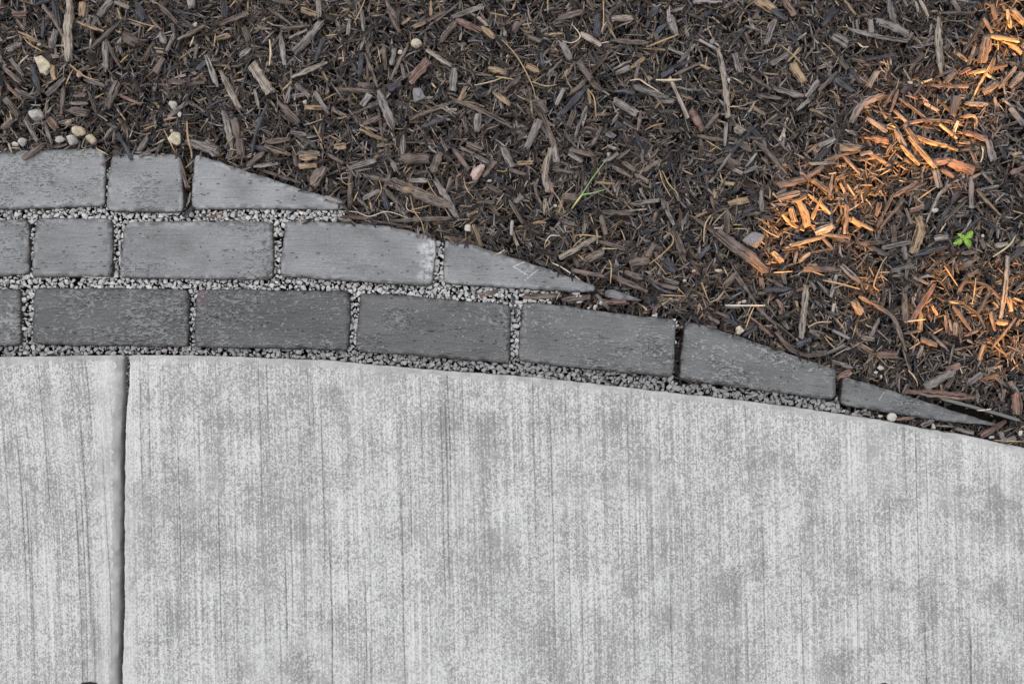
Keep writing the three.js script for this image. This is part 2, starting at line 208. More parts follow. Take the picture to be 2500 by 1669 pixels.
// ---------------------------------------------------------------- brick border
const BORDER = new THREE.Group();
{
  BORDER.name = 'brick_border'; tag(BORDER, 'border of three rows of grey bricks between mulch bed and concrete pavement', 'brick border'); scene.add(BORDER);
  const near = (x, z, a, b) => segDist(x, z, [X(a[0]), Z(a[1])], [X(b[0]), Z(b[1])]);
  BRICKS.forEach((b, n) => {
    const bb = BX[n], box = [bb[0] - 0.004, bb[1] - 0.004, bb[2] - bb[0] + 0.008, bb[3] - bb[1] + 0.008], W = box[2] > 0.15 ? 640 : 320, H = box[3] > 0.05 ? 256 : 160, s = 500 + n * 41, f = rng(s);
    const ang = Math.atan2(BRICKS[n].out[n === 0 ? 1 : 0][1] - 0, 1) * 0, col = new Float32Array(W * H), bmp = new Float32Array(W * H), red = new Float32Array(W * H);
    const slope = [0, 0.01, 0, 0, 0, 0, 0.05, 0.03, 0.2, 0, 0, 0.01, 0.06, 0.08, 0.15, 0.2][n] || 0;
    const pits = []; const np = Math.round((b.row === 3 ? 16 : 34) * box[2] / 0.24 * rr(0.6, 1.4, f));
    for (let k = 0; k < np; k++) { const cl = f() < 0.6; pits.push([box[0] + box[2] * f(), box[1] + box[3] * (cl ? 0.45 + 0.4 * f() : f()), 0.0012 + 0.0048 * f() * f(), 0.0006 + 0.0018 * f() * f(), f() < 0.3 ? -1 : 1]); }
    for (let j = 0; j < H; j++) for (let i = 0; i < W; i++) {
      const x = box[0] + (i + 0.5) / W * box[2], z0 = box[1] + (j + 0.5) / H * box[3], z = z0 - slope * (x - box[0]), o = j * W + i;
      const streak = vn(x * 26, z * 620, s) * 0.6 + vn(x * 60, z * 1400, s + 1) * 0.4, cloud = fbm(x * 22, z * 34, s + 2, 4), fine = vn(x * 1100, z * 1100, s + 3);
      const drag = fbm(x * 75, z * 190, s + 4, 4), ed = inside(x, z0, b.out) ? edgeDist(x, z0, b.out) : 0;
      let v = b.tone * (b.row === 3 ? 1 : 0.9) * (1 + 0.8 * (cloud - 0.5) + 0.22 * (streak - 0.5) + 0.26 * (fine - 0.5));
      let h = 0.5 + 0.16 * (streak - 0.5) + 0.28 * (drag - 0.5) + 0.12 * (fine - 0.5) + 0.5 * (cloud - 0.5);
      const fl = fbm(x * 190, z * 430, s + 6, 3) * 0.75 + vn(x * 700, z * 900, s + 16) * 0.25, where = fbm(x * 18, z * 26, s + 7, 3), thr = [0.66, 0.66, 0.70, 0.60, 0.64, 0.60, 0.64, 0.78, 0.8, 0.56, 0.53, 0.535, 0.63, 0.60, 0.57, 0.64][n] - (n === 12 ? 0.10 * smooth(X(1050), X(1200), x) * smooth(Z(820), Z(740), z0) : 0);
      const flake = smooth(thr - 0.05, thr + 0.12, fl + (where - 0.5) * 0.35) * (b.row === 3 ? 1 : 0.55);
      v = mix(v, b.tone * (b.row === 3 ? 2.2 : 1.45) + 0.02, flake * 0.75); h += flake * (b.row === 3 ? 0.18 : 0.1);
      for (const [px, pz, ra, rb, up] of pits) { const dx = (x - px) / ra, dz = (z0 - pz) / rb; if (dx > -2 && dx < 2 && dz > -2 && dz < 2) { const q = Math.exp(-(dx * dx + dz * dz) * 1.6); h -= up * q * 0.55; v *= 1 - 0.13 * q * (up > 0 ? 1 : -1); } }
      const scar = smooth(0.70, 0.80, vn(x * 260 + 40, z * 520, s + 11)) * smooth(0.54, 0.66, where) * (n === 7 || n === 2 || n === 6 ? 0.2 : 1); h -= scar * 0.35; v *= 1 - 0.08 * scar;
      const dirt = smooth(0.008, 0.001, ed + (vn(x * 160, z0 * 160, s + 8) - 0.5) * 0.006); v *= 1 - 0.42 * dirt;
      const end = smooth(box[0] + box[2] - 0.022, box[0] + box[2] - 0.004, x + (vn(x * 120, z * 120, s + 9) - 0.5) * 0.02);
      if (n === 3 || n === 4 || n === 5) { v *= 1 - 0.38 * end * smooth(0.35, 0.6, vn(x * 90, z * 60, s + 10)); h -= end * 0.5 * fbm(x * 200, z * 160, s, 3); }
      if (n === 6) { const lime = smooth(X(1000), X(1052), x + (fbm(x * 60, z * 60, s + 12, 4) - 0.5) * 0.05) * smooth(0.30, 0.62, fbm(x * 240, z * 240, s + 14, 4) + 0.15 * smooth(X(1040), X(1060), x)) * smooth(Z(692), Z(670), z0); v = mix(v, 0.62, lime * 0.85); h += lime * 0.1; }
      if (n === 7) for (const [a, c, wd, k] of [[[1281, 639], [1253, 651], 0.0011, 0.75], [[1253, 651], [1287, 671], 0.0011, 0.8], [[1312, 660], [1280, 684], 0.0014, 0.75], [[1262, 664], [1300, 662], 0.0006, 0.4], [[1279, 672], [1290, 656], 0.0006, 0.4]]) {
        const q = smooth(wd, wd * 0.35, near(x + (vn(x * 500, z * 500, 4) - 0.5) * 0.0012, z0 + (vn(x * 500, z * 500, 5) - 0.5) * 0.0012, a, c)) * smooth(0.25, 0.5, vn(x * 1300, z * 1300, 9)); v = mix(v, 0.7, q * k); }
      if (n === 15) { const q = smooth(0.0013, 0.0004, near(x, z0, [2160, 957], [2147, 976])) * smooth(0.2, 0.5, vn(x * 900, z * 900, 9)); v = mix(v, 0.42, q * 0.7); }
      const worn = smooth(0.0045, 0.0015, Math.abs(ed - 0.004)) * smooth(0.5, 0.7, vn(x * 130, z0 * 130, s + 18)); v = mix(v, b.tone * 1.5 + 0.03, worn * 0.45);
      red[o] = n === 11 ? smooth(0.02, 0.004, Math.hypot(x - X(487), (z0 - Z(716)) * 0.8)) * 0.6 : 0;
      col[o] = v; bmp[o] = h;
    }
    const top = rr(-0.0015, 0.0015, f);
    const m = new THREE.MeshStandardMaterial({
      map: tex(W, H, (i, j) => { const v = col[j * W + i], q = red[j * W + i]; return [enc(v * 0.985 * (1 + 0.25 * q)), enc(v * (1 - 0.18 * q)), enc(v * 1.02)]; }, true),
      bumpMap: tex(W, H, (i, j) => bmp[j * W + i] * 0.6 + 0.2), bumpScale: 0.008, roughness: b.row === 3 ? 0.42 : 0.5, vertexColors: true });
    const cut = n === 2 || n === 7 || n === 14 || n === 15 || n === 8, soft = b.row === 3 ? [0.0075, 0.0052] : [0.006, 0.0042];
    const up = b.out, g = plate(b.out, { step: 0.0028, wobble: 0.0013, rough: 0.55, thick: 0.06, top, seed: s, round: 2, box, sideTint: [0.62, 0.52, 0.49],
      rim: (x, z) => { if (cut) { // the sawn side keeps a sharp arris
        const i0 = n === 8 ? 1 : n === 7 ? 2 : 1, i1 = n === 2 ? 6 : n === 7 ? 4 : n === 8 ? 3 : 5; for (let i = i0; i < i1; i++) if (segDist(x, z, up[i], up[i + 1]) < 0.001) return [0.0016, 0.001]; } return soft; } });
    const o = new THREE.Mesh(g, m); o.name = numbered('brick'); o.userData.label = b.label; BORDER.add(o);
  });
  shade(BORDER);
}

// a thin strip of edging that lies loose beyond the last pointed brick
{
  const out = poly('2297,971 2310,972 2330,976 2400,996 2492,1021 2494,1031 2420,1008 2320,982 2302,977'), x0 = out.map((p) => p[0]), z0 = out.map((p) => p[1]);
  const box = [Math.min(...x0), Math.min(...z0), 0.13, 0.045];
  const m = new THREE.MeshStandardMaterial({ map: tex(256, 96, (i, j) => { const v = 0.15 * (0.8 + 0.3 * fbm(i / 14, j / 9, 61, 4) + 0.15 * vn(i / 1.5, j / 1.5, 62)); return [enc(v), enc(v * 1.01), enc(v)]; }, true), roughness: 0.7, vertexColors: true });
  const o = new THREE.Mesh(plate(out, { step: 0.003, wobble: 0.0005, rough: 0.3, thick: 0.04, top: -0.002, seed: 71, round: 1, box, rim: () => [0.0012, 0.0008], sideTint: [0.5, 0.5, 0.5] }), m);
  o.name = 'edging_strip'; tag(o, 'thin grey edging strip half sunk in mulch beyond the long pointed brick', 'edging strip'); scene.add(shade(o));
}

// ---------------------------------------------------------------- gravel in the joints
class Soup {
  constructor() { this.p = []; this.u = []; this.c = []; this.i = []; }
  get n() { return this.p.length / 3; }
  mesh(name, material) {
    const g = new THREE.BufferGeometry(); g.setAttribute('position', new THREE.Float32BufferAttribute(this.p, 3)); g.setAttribute('color', new THREE.Float32BufferAttribute(this.c, 3));
    if (this.u.length) g.setAttribute('uv', new THREE.Float32BufferAttribute(this.u, 2));
    g.setIndex(new THREE.BufferAttribute(new Uint32Array(this.i), 1)); if (!material.flatShading) g.computeVertexNormals();
    const o = new THREE.Mesh(g, material); o.name = name; return shade(o);
  }
}
function welded(detail) {
  const g = new THREE.IcosahedronGeometry(1, detail), p = g.attributes.position, key = new Map(), v = [], f = [];
  for (let i = 0; i < p.count; i++) { const k = [p.getX(i), p.getY(i), p.getZ(i)].map((a) => a.toFixed(4)).join(); if (!key.has(k)) { key.set(k, v.length); v.push([p.getX(i), p.getY(i), p.getZ(i)]); } f.push(key.get(k)); }
  return { v, f };
}
const ICO = [null, welded(1), welded(3), welded(6)];
function stoneShape(f, { detail = 1, cuts = 9, depth = [0.55, 0.92], lump = 0.12 }) {   // a ball trimmed by planes
  const { v } = ICO[detail], planes = [];
  for (let k = 0; k < cuts; k++) { const z = f() * 2 - 1, a = f() * 6.283, r = Math.sqrt(1 - z * z); planes.push([r * Math.cos(a), z, r * Math.sin(a), rr(...depth, f)]); }
  const o = f() * 90;
  return v.map(([x, y, z]) => { let t = 1 + lump * perlin.noise(x * 1.7 + o, y * 1.7, z * 1.7); for (const [a, b, c, d] of planes) { const q = a * x + b * y + c * z; if (q * t > d) t = d / q; } return [x * t, y * t, z * t]; });
}
{
  const f = rng(911), soup = new Soup(), q = new THREE.Quaternion(), e = new THREE.Euler(), v = new THREE.Vector3();
  const shapes = Array.from({ length: 80 }, () => {               // crushed stone: the hull of a few points on a ball
    const pts = []; for (let k = 0; k < 13; k++) { const z = f() * 2 - 1, a = f() * 6.283, r = Math.sqrt(1 - z * z), d = rr(0.78, 1.08, f); pts.push(new THREE.Vector3(r * Math.cos(a) * d, z * d, r * Math.sin(a) * d)); }
    return new ConvexGeometry(pts).attributes.position.array; });
  const put = (x, y, z, r, tone) => {
    const s = shapes[Math.floor(f() * shapes.length)]; e.set((f() - 0.5) * 1.2, f() * 6.28, (f() - 0.5) * 1.2); q.setFromEuler(e);
    const a = rr(0.95, 1.35, f), b = rr(0.55, 0.8, f), c = rr(0.7, 0.95, f), t = tone * rr(0.80, 1.12, f), w = rr(-0.01, 0.035, f), at0 = soup.n;
    for (let k = 0; k < s.length; k += 3) { v.set(s[k] * a * r, s[k + 1] * b * r, s[k + 2] * c * r).applyQuaternion(q); soup.p.push(x + v.x, y + v.y, z + v.z); soup.c.push(t * (1 + w), t, t * (1 - w)); soup.i.push(at0 + k / 3); }
  };
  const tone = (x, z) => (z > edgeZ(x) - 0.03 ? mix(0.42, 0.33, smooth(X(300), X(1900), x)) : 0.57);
  const cell = new Map(), G = 0.006, free = (x, z, r) => { const i = Math.floor(x / G), j = Math.floor(z / G); for (let a = -2; a <= 2; a++) for (let b = -2; b <= 2; b++) for (const [px, pz, pr] of cell.get((i + a) * 4096 + j + b) ?? []) if (Math.hypot(px - x, pz - z) < (pr + r) * 0.74) return false; const key = i * 4096 + j; if (!cell.has(key)) cell.set(key, []); cell.get(key).push([x, z, r]); return true; };
  const spot = () => { const x = rr(-1.3, 1.2, f), z = rr(Z(380), Z(1080), f); return z > edgeZ(x) - 0.001 || brickAt(x, z, -0.001) >= 0 || !zone(x, z) ? null : [x, z]; };
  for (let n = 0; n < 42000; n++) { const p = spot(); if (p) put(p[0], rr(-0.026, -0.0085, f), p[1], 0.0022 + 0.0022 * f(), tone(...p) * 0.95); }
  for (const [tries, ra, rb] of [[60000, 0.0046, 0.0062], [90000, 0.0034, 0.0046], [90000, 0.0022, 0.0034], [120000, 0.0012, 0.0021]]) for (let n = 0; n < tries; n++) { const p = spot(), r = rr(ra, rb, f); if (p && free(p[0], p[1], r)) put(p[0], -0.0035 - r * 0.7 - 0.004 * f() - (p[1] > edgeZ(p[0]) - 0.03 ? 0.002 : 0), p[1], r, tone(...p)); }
  // grit and broken paste in the crack between the slabs
  for (let n = 0; n < 520; n++) { const z = rr(Z(868), Z(1690), f), px = mix(307, 292, smooth(Z(900), Z(1669), z)) + rr(-7, 6, f), near = smooth(Z(1010), Z(890), z); put(X(px), rr(-0.024, -0.011 + 0.005 * near, f), z, 0.0009 + 0.0024 * f() * f() * (0.4 + near), 0.3); }
  const o = soup.mesh('gravel', new THREE.MeshStandardMaterial({ vertexColors: true, flatShading: true, roughness: 0.93 }));
  tag(o, 'pale crushed gravel filling the joints between the bricks', null, null, 'stuff'); scene.add(o);
  console.log('gravel triangles', soup.i.length / 3);
}

// ---------------------------------------------------------------- wood chips
const grain = (() => {
  const W = 512, H = 512, a = new Float32Array(W * H);
  for (let j = 0; j < H; j++) for (let i = 0; i < W; i++) {
    const w = (fbm(i / 90, j / 60, 31, 3) - 0.5) * 26, y = j + w, s = vn(i / 60, y / 15, 32) * 0.5 + vn(i / 30, y / 6, 33) * 0.35 + vn(i / 150, y / 40, 34) * 0.35;
    const crack = smooth(0.68, 0.78, vn(i / 90, y / 13, 35)), fuzz = vn(i / 2, j / 2, 36);
    a[j * W + i] = clamp(0.10 + 1.0 * s - 0.55 * crack + 0.16 * (fuzz - 0.5), 0.08, 1.05);
  }
  return { map: tex(W, H, (i, j) => { const v = a[j * W + i]; return [enc(v), enc(v * 0.985), enc(v * 0.97)]; }, true), bump: tex(W, H, (i, j) => a[j * W + i]) };
})();
const chipMaterial = new THREE.MeshStandardMaterial({ map: grain.map, bumpMap: grain.bump, bumpScale: 0.0016, vertexColors: true, flatShading: true, roughness: 0.9 });
const TONES = { grey: [0.36, 0.325, 0.31], pale: [0.52, 0.445, 0.375], brown: [0.26, 0.205, 0.177], black: [0.115, 0.117, 0.138], tan: [0.53, 0.385, 0.25], red: [0.34, 0.225, 0.185] };
const SECTION = { 4: [[-1, 0.7], [0.75, 1], [1, -0.7], [-0.8, -1]], 6: [[-1, 0.1], [-0.62, 0.95], [0.55, 1], [1, 0.15], [0.7, -0.9], [-0.72, -0.9]], 8: [[-1, -0.1], [-0.82, 0.7], [-0.3, 1], [0.35, 0.92], [0.85, 0.72], [1, -0.1], [0.5, -1], [-0.5, -1]] };
const T = new THREE.Vector3(), Sd = new THREE.Vector3(), U = new THREE.Vector3(), V = new THREE.Vector3(), UP = new THREE.Vector3(0, 1, 0);
function chip(soup, pts, w, th, tone, f, { sides = 4, rag = 0.4, tip = [0.6, 0.6], roll = 0, knobs = 0.12, streak = 0.18 } = {}) {
  const sec = SECTION[sides], n = pts.length, at0 = soup.n, u0 = f() * 7, v0 = f() * 7; let run = 0;
  const strip = sec.map(() => 1 + streak * (f() - 0.5) * 2), end = [sec.map(() => (f() - 0.4) * rag * w), sec.map(() => (f() - 0.4) * rag * w)];
  for (let k = 0; k < n; k++) {
    if (k) run += pts[k].distanceTo(pts[k - 1]);
    T.subVectors(pts[Math.min(n - 1, k + 1)], pts[Math.max(0, k - 1)]).normalize(); Sd.crossVectors(T, UP).normalize(); U.crossVectors(Sd, T);
    if (roll) { Sd.applyAxisAngle(T, roll); U.applyAxisAngle(T, roll); }
    const t = k / (n - 1), pr = (t < 0.5 ? mix(tip[0], 1, smooth(0, 0.32, t)) : mix(tip[1], 1, smooth(0, 0.32, 1 - t))) * (1 + knobs * (f() - 0.5) * 2);
    const thin = mix(1, pr, 0.6), dark = 1 - 0.12 * f();
    sec.forEach(([a, b], s) => {
      V.copy(pts[k]).addScaledVector(Sd, a * w * 0.5 * pr * (1 + knobs * (f() - 0.5))).addScaledVector(U, b * th * 0.5 * thin * (1 + knobs * (f() - 0.5)));
      if (k === 0) V.addScaledVector(T, -end[0][s]); if (k === n - 1) V.addScaledVector(T, end[1][s]);
      soup.p.push(V.x, V.y, V.z); soup.u.push(u0 + run / 0.075, v0 + (a * w + b * th) * 0.5 / 0.04);
      const q = strip[s] * dark * (1 + 0.1 * (f() - 0.5)); soup.c.push(tone[0] * q, tone[1] * q, tone[2] * q);
    });
  }
  const m = sec.length;
  for (let k = 0; k < n - 1; k++) for (let s = 0; s < m; s++) { const a = at0 + k * m + s, b = at0 + k * m + (s + 1) % m; soup.i.push(a, a + m, b, b, a + m, b + m); }
  for (let s = 1; s < m - 1; s++) { soup.i.push(at0, at0 + s, at0 + s + 1); const e = at0 + (n - 1) * m; soup.i.push(e, e + s + 1, e + s); }
}
const bedHeight = (x, z) => -0.012 + 0.012 * smooth(0, 0.3, edgeZ(x) - z - 0.2) + 0.006 * (vn(x * 9, z * 9, 51) - 0.5) * 2 + 0.006 * (vn(x * 34, z * 34, 52) - 0.5) * 2;
{
  const f = rng(3131), soup = new Soup(), HOLE = poly('2280,972 2330,976 2400,994 2492,1022 2490,1044 2440,1044 2410,1030 2330,1004'); let made = 0;
  const pick = () => { const a = f(); const t = a < 0.33 ? TONES.brown : a < 0.60 ? TONES.grey : a < 0.80 ? TONES.black : a < 0.88 ? TONES.tan : a < 0.92 ? TONES.red : TONES.pale, k = 0.20 + 1.25 * Math.pow(f(), 1.9), c = rr(-0.03, 0.03, f); return [t[0] * k * (1 + c), t[1] * k, t[2] * k * (1 - c)]; };
  const pickFair = () => { const a = f(), t = a < 0.4 ? TONES.pale : a < 0.65 ? TONES.grey : a < 0.9 ? TONES.tan : TONES.red, k = 0.55 + 0.6 * f(); return t.map((v) => v * k); };
  const lay = (tries, size, depth, sides, slim = 1, fair = false) => {
    for (let n = 0; n < tries; n++) {
      const x = rr(-1.2, 1.25, f), z = rr(-0.82, 0.42, f); if (z > edgeZ(x) + 0.002 || zone(x, z)) continue;
      const inHole = inside(x, z, HOLE);
      const bi = brickAt(x, z, 0.014); if (bi >= 0 && brickAt(x, z) >= 0) continue;
      const L = size[0] + (size[1] - size[0]) * Math.pow(f(), 1.9), w = L * rr(0.10, 0.27, f) * (L > 0.03 ? 0.75 : 1) * slim + 0.0006, th = w * rr(0.3, 0.7, f), a = f() * 6.283, tilt = (f() - 0.5) * 0.7;
      const nearSlab = z > edgeZ(x) - 0.02;
      let y = bedHeight(x, z) - depth * f() * (f() < 0.5 ? 1 : 0.35); if (bi >= 0 || nearSlab) y = Math.min(y, -0.011 - 0.012 * f()); if (inHole) continue;
      const dx = Math.cos(a) * L / 2, dz = Math.sin(a) * L / 2, dy = Math.sin(tilt) * L * 0.5 * (bi >= 0 ? 0.3 : 1), b = (f() - 0.5) * 0.16 * L;
      if (z + Math.abs(dz) > edgeZ(x) + 0.004 && y > -0.012) continue;
      const lift = Math.max(0, 0.004 - Math.abs(dy)) * 0;
      chip(soup, [new THREE.Vector3(x - dx, y - dy, z - dz), new THREE.Vector3(x - dz / L * b * 2, y + lift, z + dx / L * b * 2), new THREE.Vector3(x + dx, y + dy, z + dz)], w, th, fair ? pickFair() : pick(), f, { sides, rag: 0.9, tip: [rr(0.3, 1, f), rr(0.3, 1, f)], roll: (f() - 0.5) * 1.7, knobs: 0.22, streak: 0.22 });
      made++;
    }
  };
  lay(38000, [0.012, 0.034], 0.026, 4);
  lay(60000, [0.005, 0.022], 0.018, 4, 0.85);
  lay(46000, [0.008, 0.032], 0.010, 4, 0.42);
  lay(1500, [0.022, 0.042], 0.005, 6, 0.75);
  lay(15000, [0.009, 0.03], 0.005, 4, 0.3, true);
  const EDGES = [[0, 0, 3, 26, 1], [1, 0, 3, 22, 1], [2, 0, 8, 18, 0.7], [6, 0, 5, 20, 0.7], [7, 0, 4, 22, 0.6], [14, 0, 5, 16, 0.5]];
  for (const [bi, i0, i1, count, reach] of EDGES) for (let n = 0; n < count; n++) {
    const o = BRICKS[bi].out, k = i0 + f() * (i1 - i0), a = o[Math.floor(k)], b = o[Math.floor(k) + 1], t = k % 1, L = rr(0.006, 0.02, f), an = f() * 6.283, x = mix(a[0], b[0], t), z = mix(a[1], b[1], t) - 0.004 * f() + 0.004 * reach * f() * f();
    const w = 0.0008 + L * rr(0.06, 0.18, f), d = new THREE.Vector3(Math.cos(an) * L / 2, (f() - 0.5) * 0.002, Math.sin(an) * L / 2), c = new THREE.Vector3(x, 0.0016 + 0.0015 * f(), z);
    chip(soup, [c.clone().sub(d), c.clone().add(new THREE.Vector3(0.0006 * f(), 0, 0.0006)), c.clone().add(d)], w, w * 0.6, pick(), f, { sides: 4, rag: 0.9, tip: [0.6, 0.6], roll: f() - 0.5 }); made++;
  }
  const o = soup.mesh('mulch', chipMaterial); tag(o, 'dark brown shredded wood mulch covering the planting bed', null, null, 'stuff'); scene.add(o);
  // the bed goes on beyond the part that is seen closely
  const one = new Soup(); chip(one, [new THREE.Vector3(-0.5, -0.03, 0), new THREE.Vector3(0, 0.02, 0.05), new THREE.Vector3(0.5, 0, 0)], 0.24, 0.12, [1, 1, 1], f, { sides: 4, rag: 0.6 });
  const far = one.mesh('mulch_beyond', chipMaterial), inst = new THREE.InstancedMesh(far.geometry, chipMaterial, 42000), q = new THREE.Quaternion(), e = new THREE.Euler(), m4 = new THREE.Matrix4(), p = new THREE.Vector3(), c = new THREE.Vector3(), tint = new THREE.Color(); let k = 0;
  while (k < 42000) { const x = rr(-2.6, 2.8, f), z = rr(-2.4, 0.9, f); if (z > edgeZ(x) - 0.004 || (x > -1.19 && x < 1.24 && z > -0.81) || (x <= -1.19 && zone(x, z))) continue; const L = 0.008 + 0.03 * f() * f(); e.set((f() - 0.5) * 0.8, f() * 6.283, (f() - 0.5) * 0.6); q.setFromEuler(e); p.set(x, -0.008 - 0.022 * f(), z); c.set(L, L, L); inst.setMatrixAt(k, m4.compose(p, q, c)); inst.setColorAt(k++, tint.setRGB(...pick())); }
  inst.name = 'mulch_beyond'; tag(inst, 'dark brown shredded mulch farther out in the planting bed', null, null, 'stuff'); scene.add(shade(inst));
  console.log('mulch chips', made, 'triangles', soup.i.length / 3);
}

// ---------------------------------------------------------------- chips, stones and stalks that can be told apart, each where it lies
// a line: path in the units of its patch of ground, width, tone, then words that describe it (a bare line is told by where it lies)
const PATCHES = [];
const patch = (ox, oy, k, text) => PATCHES.push([ox, oy, k, text]);
patch(0, 0, 4.126, `
685,-60 700,120 680,300 690,600 100 pale | wide pale grey strip of bark, the broadest piece
430,60 540,200 635,370 48 brown
1110,10 930,240 75 grey
1215,210 1060,350 870,530 48 brown | slender brown stick
830,30 820,160 80 tan
1060,410 1060,690 75 grey
1080,420 1140,560 1220,690 38 brown
320,660 355,780 390,905 72 black | straight blue black chip
525,670 540,800 66 tan
470,950 640,790 60 grey
70,510 200,430 80 grey
190,330 400,430 48 tan
1180,830 1080,1080 95 brown | stubby dark brown block
690,1100 890,1140 105 brown
740,950 860,960 70 brown
700,1040 880,1040 40 grey
1250,360 1380,440 118 brown | squarish fibrous chunk
1620,330 1650,440 82 grey
1750,350 1680,510 52 grey
1790,400 2063,260 55 brown
1700,820 1850,830 60 brown
1640,590 1570,720 80 brown
1920,0 1930,65 90 grey
1150,20 1290,70 45 pale
1600,40 1780,230 46 brown
490,1200 570,1300 84 red | rust coloured chunk
250,1200 370,1420 50 grey
450,1230 510,1450 45 grey
60,1000 180,1160 78 brown
30,1290 120,1200 70 brown
110,600 230,760 45 grey
130,150 240,150 88 red | crumbly reddish lump
250,60 240,310 35 grey
440,180 420,380 40 black
560,300 510,480 68 grey
780,220 1040,320 40 tan
30,680 200,830 58 brown
150,900 240,960 340,990 42 grey
640,860 610,1150 52 brown
850,800 1045,860 50 grey
880,900 960,1130 34 brown
1215,965 1420,1050 36 red
1480,1380 1400,1520 60 grey
1180,1340 1270,1500 50 black
1690,1180 1880,1030 44 grey
1980,450 1960,590 48 grey
1990,700 2063,620 68 black
1380,50 1450,200 78 black
545,20 580,250 70 black
240,300 160,200 40 brown
`);
patch(0, 340, 2.8, `
155,130 300,35 48 brown | mottled chip lying across the top edge of a brick
1290,20 1480,75 74 grey | thick weathered chunk
850,30 898,138 34 black | blackened shred hanging over the half brick
690,172 742,122 24 grey | small shred across the gap
1250,525 1310,470 36 black
1235,150 1275,330 24 brown
1300,20 1310,130 16 tan
950,110 1030,95 18 brown
1400,535 1480,525 22 brown
`);
patch(500, 0, 4.126, `
200,40 190,170 70 black
10,560 125,870 62 grey
150,240 430,130 58 brown
115,385 245,355 66 tan | blocky tan chunk
155,720 230,860 340,1080 74 pale | pointed blade like chip
480,660 650,920 122 pale | broad pale chip with frayed ends
760,340 800,650 62 grey
1170,210 1040,380 900,520 98 grey | split chip with a pale ridge
1190,400 1110,600 58 black
890,770 1060,700 1220,630 68 pale | pale stick with a frayed tip
640,80 870,250 40 brown
680,0 890,40 55 brown
970,95 1120,150 74 tan | blocky tan chunk
1145,0 1150,170 60 grey
1050,260 770,290 40 brown
850,380 1030,300 34 grey
740,1030 940,1230 80 brown | stubby brown chip
620,1060 530,1280 475,1520 46 black | slim bent black chip
190,1140 240,1300 270,1480 88 grey
290,1200 330,1390 78 brown
1750,930 1890,1270 98 grey | tapering grey chip
1500,1140 1740,1040 40 brown
1590,1250 1760,1180 68 brown
1560,1310 1840,1420 44 tan
1110,930 1240,1140 58 grey
910,840 1050,970 58 grey
1010,1080 1170,1085 60 tan
350,560 450,490 58 grey
390,280 430,410 72 brown
1580,100 1600,310 48 grey
1800,470 1820,700 54 brown
1910,490 1880,650 58 grey
1580,540 1560,740 50 black
1610,540 1740,880 38 brown
2050,450 1870,800 34 brown
1860,900 1960,840 78 black
1590,1050 1660,950 78 grey
1350,900 1690,920 56 brown
1840,80 1960,330 44 brown
1460,200 1440,350 48 grey
1330,1480 1410,1470 74 tan
610,1430 850,1400 58 brown
870,1330 1020,1355 52 grey
600,1470 820,1540 44 tan
960,1540 1150,1550 68 grey
350,1400 360,1565 88 brown
10,1430 110,1545 108 grey | thick grey lump
230,640 250,700 30 brown
820,1030 860,880 52 grey
1750,1090 1790,1400 34 brown
500,900 540,1080 40 grey
1980,640 2010,790 40 grey
2000,1360 1990,1560 60 grey
`);
patch(1000, 0, 4.126, `
480,200 710,310 76 red | pinkish split flake
180,505 290,580 415,660 54 pale | pale straight stick
450,690 430,910 90 grey | blunt squared grey chip
430,170 730,60 58 grey | tapering grey chip
170,210 360,110 44 brown
200,260 500,30 28 brown
310,420 470,220 58 brown
10,810 180,620 106 red | broad slab of reddish brown bark
730,280 850,370 70 tan
800,690 970,730 78 tan | pointed tan flake
1180,660 1300,720 84 tan
850,930 1010,1050 58 tan
940,930 1090,800 54 brown
0,1200 210,1110 430,1030 52 brown | long low brown stick
440,1000 720,1110 1000,1250 52 brown | long dark root like stick
1140,900 1260,1060 1370,1230 1490,1575 72 brown | longest forked splinter
1300,1220 1180,1480 98 grey | broad grey chip
690,1150 680,1310 80 grey
550,1200 580,1330 60 brown
120,1280 380,1180 48 black
580,1450 720,1510 74 brown
1490,190 1750,110 74 brown | flat brown slab
1730,340 1920,450 70 pale | pale blocky chip
1900,150 1880,370 74 black
1540,440 1620,590 78 grey
1710,630 1830,800 78 brown
1830,820 1930,910 68 brown
1620,950 1780,800 58 brown
1500,1170 1600,1070 1760,900 76 black | split dark chip
1790,1070 1720,1220 1670,1380 40 grey | thin grey sliver
1600,1270 1660,1120 68 brown
1050,310 1090,230 74 brown
1200,370 1320,410 60 brown
1380,760 1540,600 30 grey
1840,1460 1930,1280 48 grey
1990,1340 2063,1375 60 grey
210,10 215,160 40 tan
40,270 155,225 42 tan
1480,1050 1550,900 46 grey
500,1010 560,880 46 tan
1800,900 1820,1040 36 tan
`);
